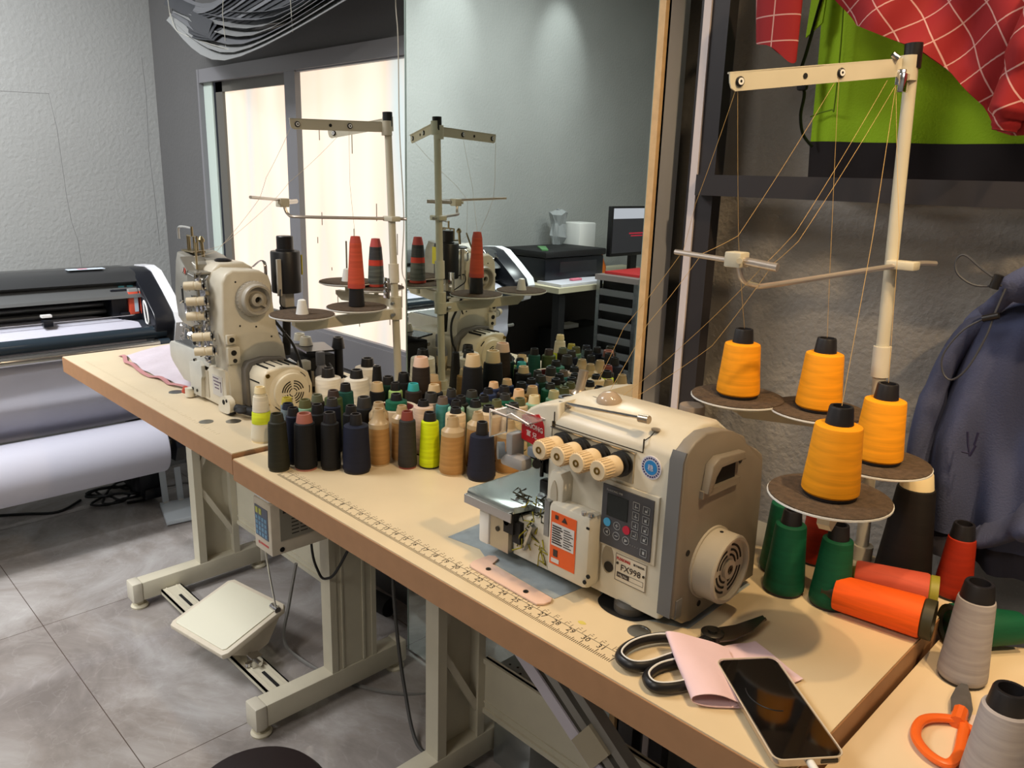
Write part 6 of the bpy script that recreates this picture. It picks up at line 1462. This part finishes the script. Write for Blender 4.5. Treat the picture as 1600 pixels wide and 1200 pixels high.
tag(obj('paper_sheet', MB().grid(sheet, 30, 48, .0006), M_PAP, angle=80), 'white paper web hanging from the printer down to the paper roll', 'paper')

# ------------------------------------------------------------------ router, cables, stool
ro = thing('wifi_router', 'white wifi router with three flat antennas standing on the floor by the printer', 'router', (-1.48, .42, 0))
obj('router_body', MB().prism([(-1.60, .415), (-1.405, .365), (-1.385, .50), (-1.57, .555)], .004, .022, 'z', bev=.003), mat('router_white', (196, 204, 210), .3), ro)
for x, y, dz in ((-1.588, .435, 0), (-1.575, .49, 0), (-1.56, .545, 0)):
    a_ = obj('antenna', MB().box((-.004, -.0125, 0), (.004, .0125, .135), Matrix.Translation((x, y, .024)) @ Matrix.Rotation(radians(-6), 4, 'Y'), bev=.003), mat('router_white', (196, 204, 210), .3), ro)
    obj('antenna_hinge', MB().box((x-.006, y-.010, .012), (x+.006, y+.010, .026), bev=.002), M_WHITEP, a_)
coil = []
for k in range(46):
    a = k*.62; r = .075+.03*sin(k*1.7); coil.append((-1.80+r*1.1*cos(a), .33+r*1.2*sin(a), .006+.0009*k))
cord('cable', [(-2.0, -.30, .006), (-1.93, -.12, .006), (-1.86, .0, .006), (-1.80, .10, .006), (-1.86, .20, .008)], .005, M_RUBBER, 'black cable running along the floor below the paper roll')
cord('cable_coil', coil, .005, M_RUBBER, 'tangled coil of black cable on the floor beside the router', n=4)
cord('cable', [(-1.78, .42, .02), (-1.70, .50, .04), (-1.66, .56, .05), (-1.60, .60, .03), (-1.54, .60, .01)], .004, M_GREYC, 'thin grey cable from the coil to the back of the router')
cord('cable', [(-1.30, .55, .03), (-1.22, .50, .008), (-1.16, .42, .008), (-1.10, .40, .008), (-1.08, .45, .008), (-1.14, .50, .03), (-1.24, .55, .05)], .0035, mat('yellow_cable', (196, 168, 50), .5), 'yellow cable loop on the floor behind the far table leg')
cord('cable', [(-1.39, .50, .02), (-1.33, .55, .05), (-1.25, .60, .08)], .003, mat('yellow_cable', (196, 168, 50), .5), 'yellow network cable leaving the router')
st = thing('stool', 'small black round-topped stool whose edge shows at the bottom of the picture', 'stool', (.468, -.208, 0))
SM = Matrix.Translation((.468, -.208, 0))
obj('seat', MB().lathe([(.0, .325), (.092, .325), (.103, .332), (.110, .360), (.109, .381), (.098, .395), (.056, .401), (0, .402)], 56, SM), mat('black_vinyl', (30, 24, 26), .4), st)
obj('centre_column', MB().cyl((.468, -.208, .06), (.468, -.208, .325), .025, n=20), M_CHROME, st)
for k in range(4):
    a = 2*pi*k/4+.4; obj('leg', bar_between((.468, -.208, .10), (.468+.15*cos(a), -.208+.15*sin(a), .0), .03, .02), M_BLACK, st)

# ================================================================== THE ROOM SEEN IN THE MIRROR
de = thing('office_desk', 'pale-topped desk against the left wall seen in the mirror', 'desk', (-1.65, -2.0, 0))
obj('desktop', MB().box((-2.0, -2.75, .715), (-1.40, -1.42, .745)), mat('birch_desktop', (206, 198, 170), .45), de, smooth=False)
for x, y in ((-1.96, -1.47), (-1.44, -1.47), (-1.96, -2.7), (-1.44, -2.7)): obj('leg', MB().box((x-.025, y-.025, 0), (x+.025, y+.025, .715)), M_BLACKM, de, smooth=False)
obj('modesty_panel', MB().box((-1.98, -2.7, .25), (-1.96, -1.47, .70)), mat('charcoal_panel', (58, 52, 50), .7), de, smooth=False)
dp = thing('desk_printer', 'black flatbed printer on the desk seen in the mirror', 'printer', (-1.72, -1.75, .745))
obj('printer_body', MB().box((-1.92, -2.02, .746), (-1.58, -1.50, .885), bev=.01), M_PB, dp)
obj('scanner_lid', MB().box((-1.93, -2.03, .887), (-1.57, -1.49, .925), bev=.008), M_BLACKM, dp)
obj('front_panel', MB().box((-1.5805, -1.95, .80), (-1.576, -1.62, .86)), mat('glossy_black_plate', (48, 48, 50), .2), dp, smooth=False)
tag(obj('green_strips', MB().prism([(-1.80, -1.66), (-1.62, -1.51), (-1.60, -1.54), (-1.77, -1.70)], .926, .934, 'z'), mat('green_film', (90, 140, 90), .5), smooth=False), 'green strips lying on the desk printer lid seen in the mirror', 'strips')
tag(obj('paper_stack', MB().prism([(-1.62, -1.48), (-1.42, -1.46), (-1.42, -2.05), (-1.55, -2.1)], .746, .760, 'z'), mat('desk_paper', (206, 206, 216), .7), smooth=False), 'stack of white papers on the desk seen in the mirror', 'papers')
tag(obj('eraser', MB().box((-1.52, -1.72, .761), (-1.49, -1.64, .773), bev=.003), mat('pink_rubber', (230, 130, 150), .6)), 'pink eraser on the papers seen in the mirror', 'eraser')
tag(obj('computer_mouse', MB().lathe([(.032, 0), (.034, .010), (.028, .026), (0, .034)], 20, Matrix.Translation((-1.46, -2.18, .746)) @ Matrix.Scale(1.5, 4, (0, 1, 0))), M_BLACK), 'black computer mouse on the desk seen in the mirror', 'mouse')
mo_ = thing('monitor', 'computer monitor with a dark screen and red text seen in the mirror', 'monitor', (-1.62, -2.35, .745))
scx = -1.60
obj('bezel', MB().box((scx-.03, -2.72, .865), (scx, -2.10, 1.170), bev=.003), M_BLACK, mo_)
obj('screen', MB().box((scx, -2.705, .885), (scx+.002, -2.115, 1.158)), emis('screen_dark', (40, 38, 44), .8), mo_, smooth=False)
obj('title_bar', MB().box((scx+.002, -2.705, 1.095), (scx+.003, -2.115, 1.158)), emis('screen_white', (224, 222, 236), .8), mo_, smooth=False)
obj('red_text', MB().box((scx+.002, -2.42, .985), (scx+.003, -2.30, .992)).box((scx+.002, -2.44, 1.0), (scx+.003, -2.28, 1.008)), emis('screen_red', (210, 30, 60), .8), mo_, smooth=False)
obj('stand', MB().box((scx-.06, -2.42, .746), (scx-.03, -2.36, .95)).box((scx-.12, -2.50, .745), (scx+.04, -2.28, .757)), M_BLACK, mo_, smooth=False)
tag(obj('white_terminal', MB().box((-1.95, -2.20, .746), (-1.80, -2.04, 1.06), bev=.01), M_WHITEP), 'white boxy device between desk printer and monitor seen in the mirror', 'device')
rndb = random.Random(3)
bm_ = MB().lathe([(.03, 0), (.05, .05), (.045, .12), (.06, .19), (.02, .21)], 12, Matrix.Translation((-1.90, -1.95, .926)))
for v in bm_.bm.verts: v.co += Vector((rndb.uniform(-.012, .012), rndb.uniform(-.012, .012), rndb.uniform(-.01, .01)))
tag(obj('plastic_bag', bm_, mat('crumpled_clear_bag', (200, 204, 206), .15, trans=.5), smooth=False), 'crumpled clear plastic bag on the desk printer seen in the mirror', 'bag')
tag(obj('orange_bottle', MB().lathe([(.035, 0), (.035, .05), (.012, .11), (.012, .13)], 18, Matrix.Translation((-1.70, -2.14, .746))), mat('orange_amber', (210, 110, 40), .3)), 'orange cone-shaped bottle below the monitor seen in the mirror', 'bottle')
rc = thing('drawer_rack', 'chrome and grey slatted drawer rack beside the desk seen in the mirror', 'rack', (-1.25, -1.9, 0))
for x, y in ((-1.36, -1.72), (-1.10, -1.72), (-1.36, -2.12), (-1.10, -2.12)): obj('upright', MB().box((x-.012, y-.012, 0), (x+.012, y+.012, .80)), M_STEEL, rc, smooth=False)
for k in range(8): obj('drawer_front', MB().box((-1.37, -2.12, .08+k*.088), (-1.09, -1.71, .115+k*.088)), mat('grey_drawer', (112, 112, 112), .4, .2), rc, smooth=False)
obj('drawer_core', MB().box((-1.35, -2.10, .06), (-1.11, -1.74, .78)), M_BLACKM, rc, smooth=False)
obj('top_panel', MB().box((-1.38, -2.13, .78), (-1.08, -1.70, .81)), mat('grey_drawer_top', (140, 130, 126), .4), rc, smooth=False)
tag(obj('red_folder', MB().box((-1.36, -2.08, .811), (-1.12, -1.76, .824)), mat('red_folder', (190, 50, 50), .5), smooth=False), 'red folder on top of the drawer rack seen in the mirror', 'folder')
tag(obj('computer_tower', MB().box((-1.90, -2.25, .0), (-1.70, -1.80, .42), bev=.006), M_BLACKM), 'black computer tower under the desk seen in the mirror', 'computer')
tag(obj('white_box', MB().box((-1.80, -1.98, .421), (-1.72, -1.86, .445)), M_WHITEP, smooth=False), 'small white box on the computer tower seen in the mirror', 'box')
# bodies of the ceiling panels; the one behind the viewer is added
for x, y in ((-.9, -1.0), (.9, -2.2)):
    c = thing('ceiling_light', 'flat square panel light on the ceiling ' + ('above the far table side' if x < 0 else 'behind the viewer, unseen, added for fill'), 'ceiling light', (x, y, 2.76), 'ceiling panels')
    obj('frame', MB().box((x-.3, y-.3, 2.765), (x+.3, y+.3, 2.799)), M_WHITEP, c, smooth=False)
    obj('diffuser', MB().box((x-.27, y-.27, 2.76), (x+.27, y+.27, 2.766)), emis('lamp_diffuser', (255, 255, 255), 3), c, smooth=False)
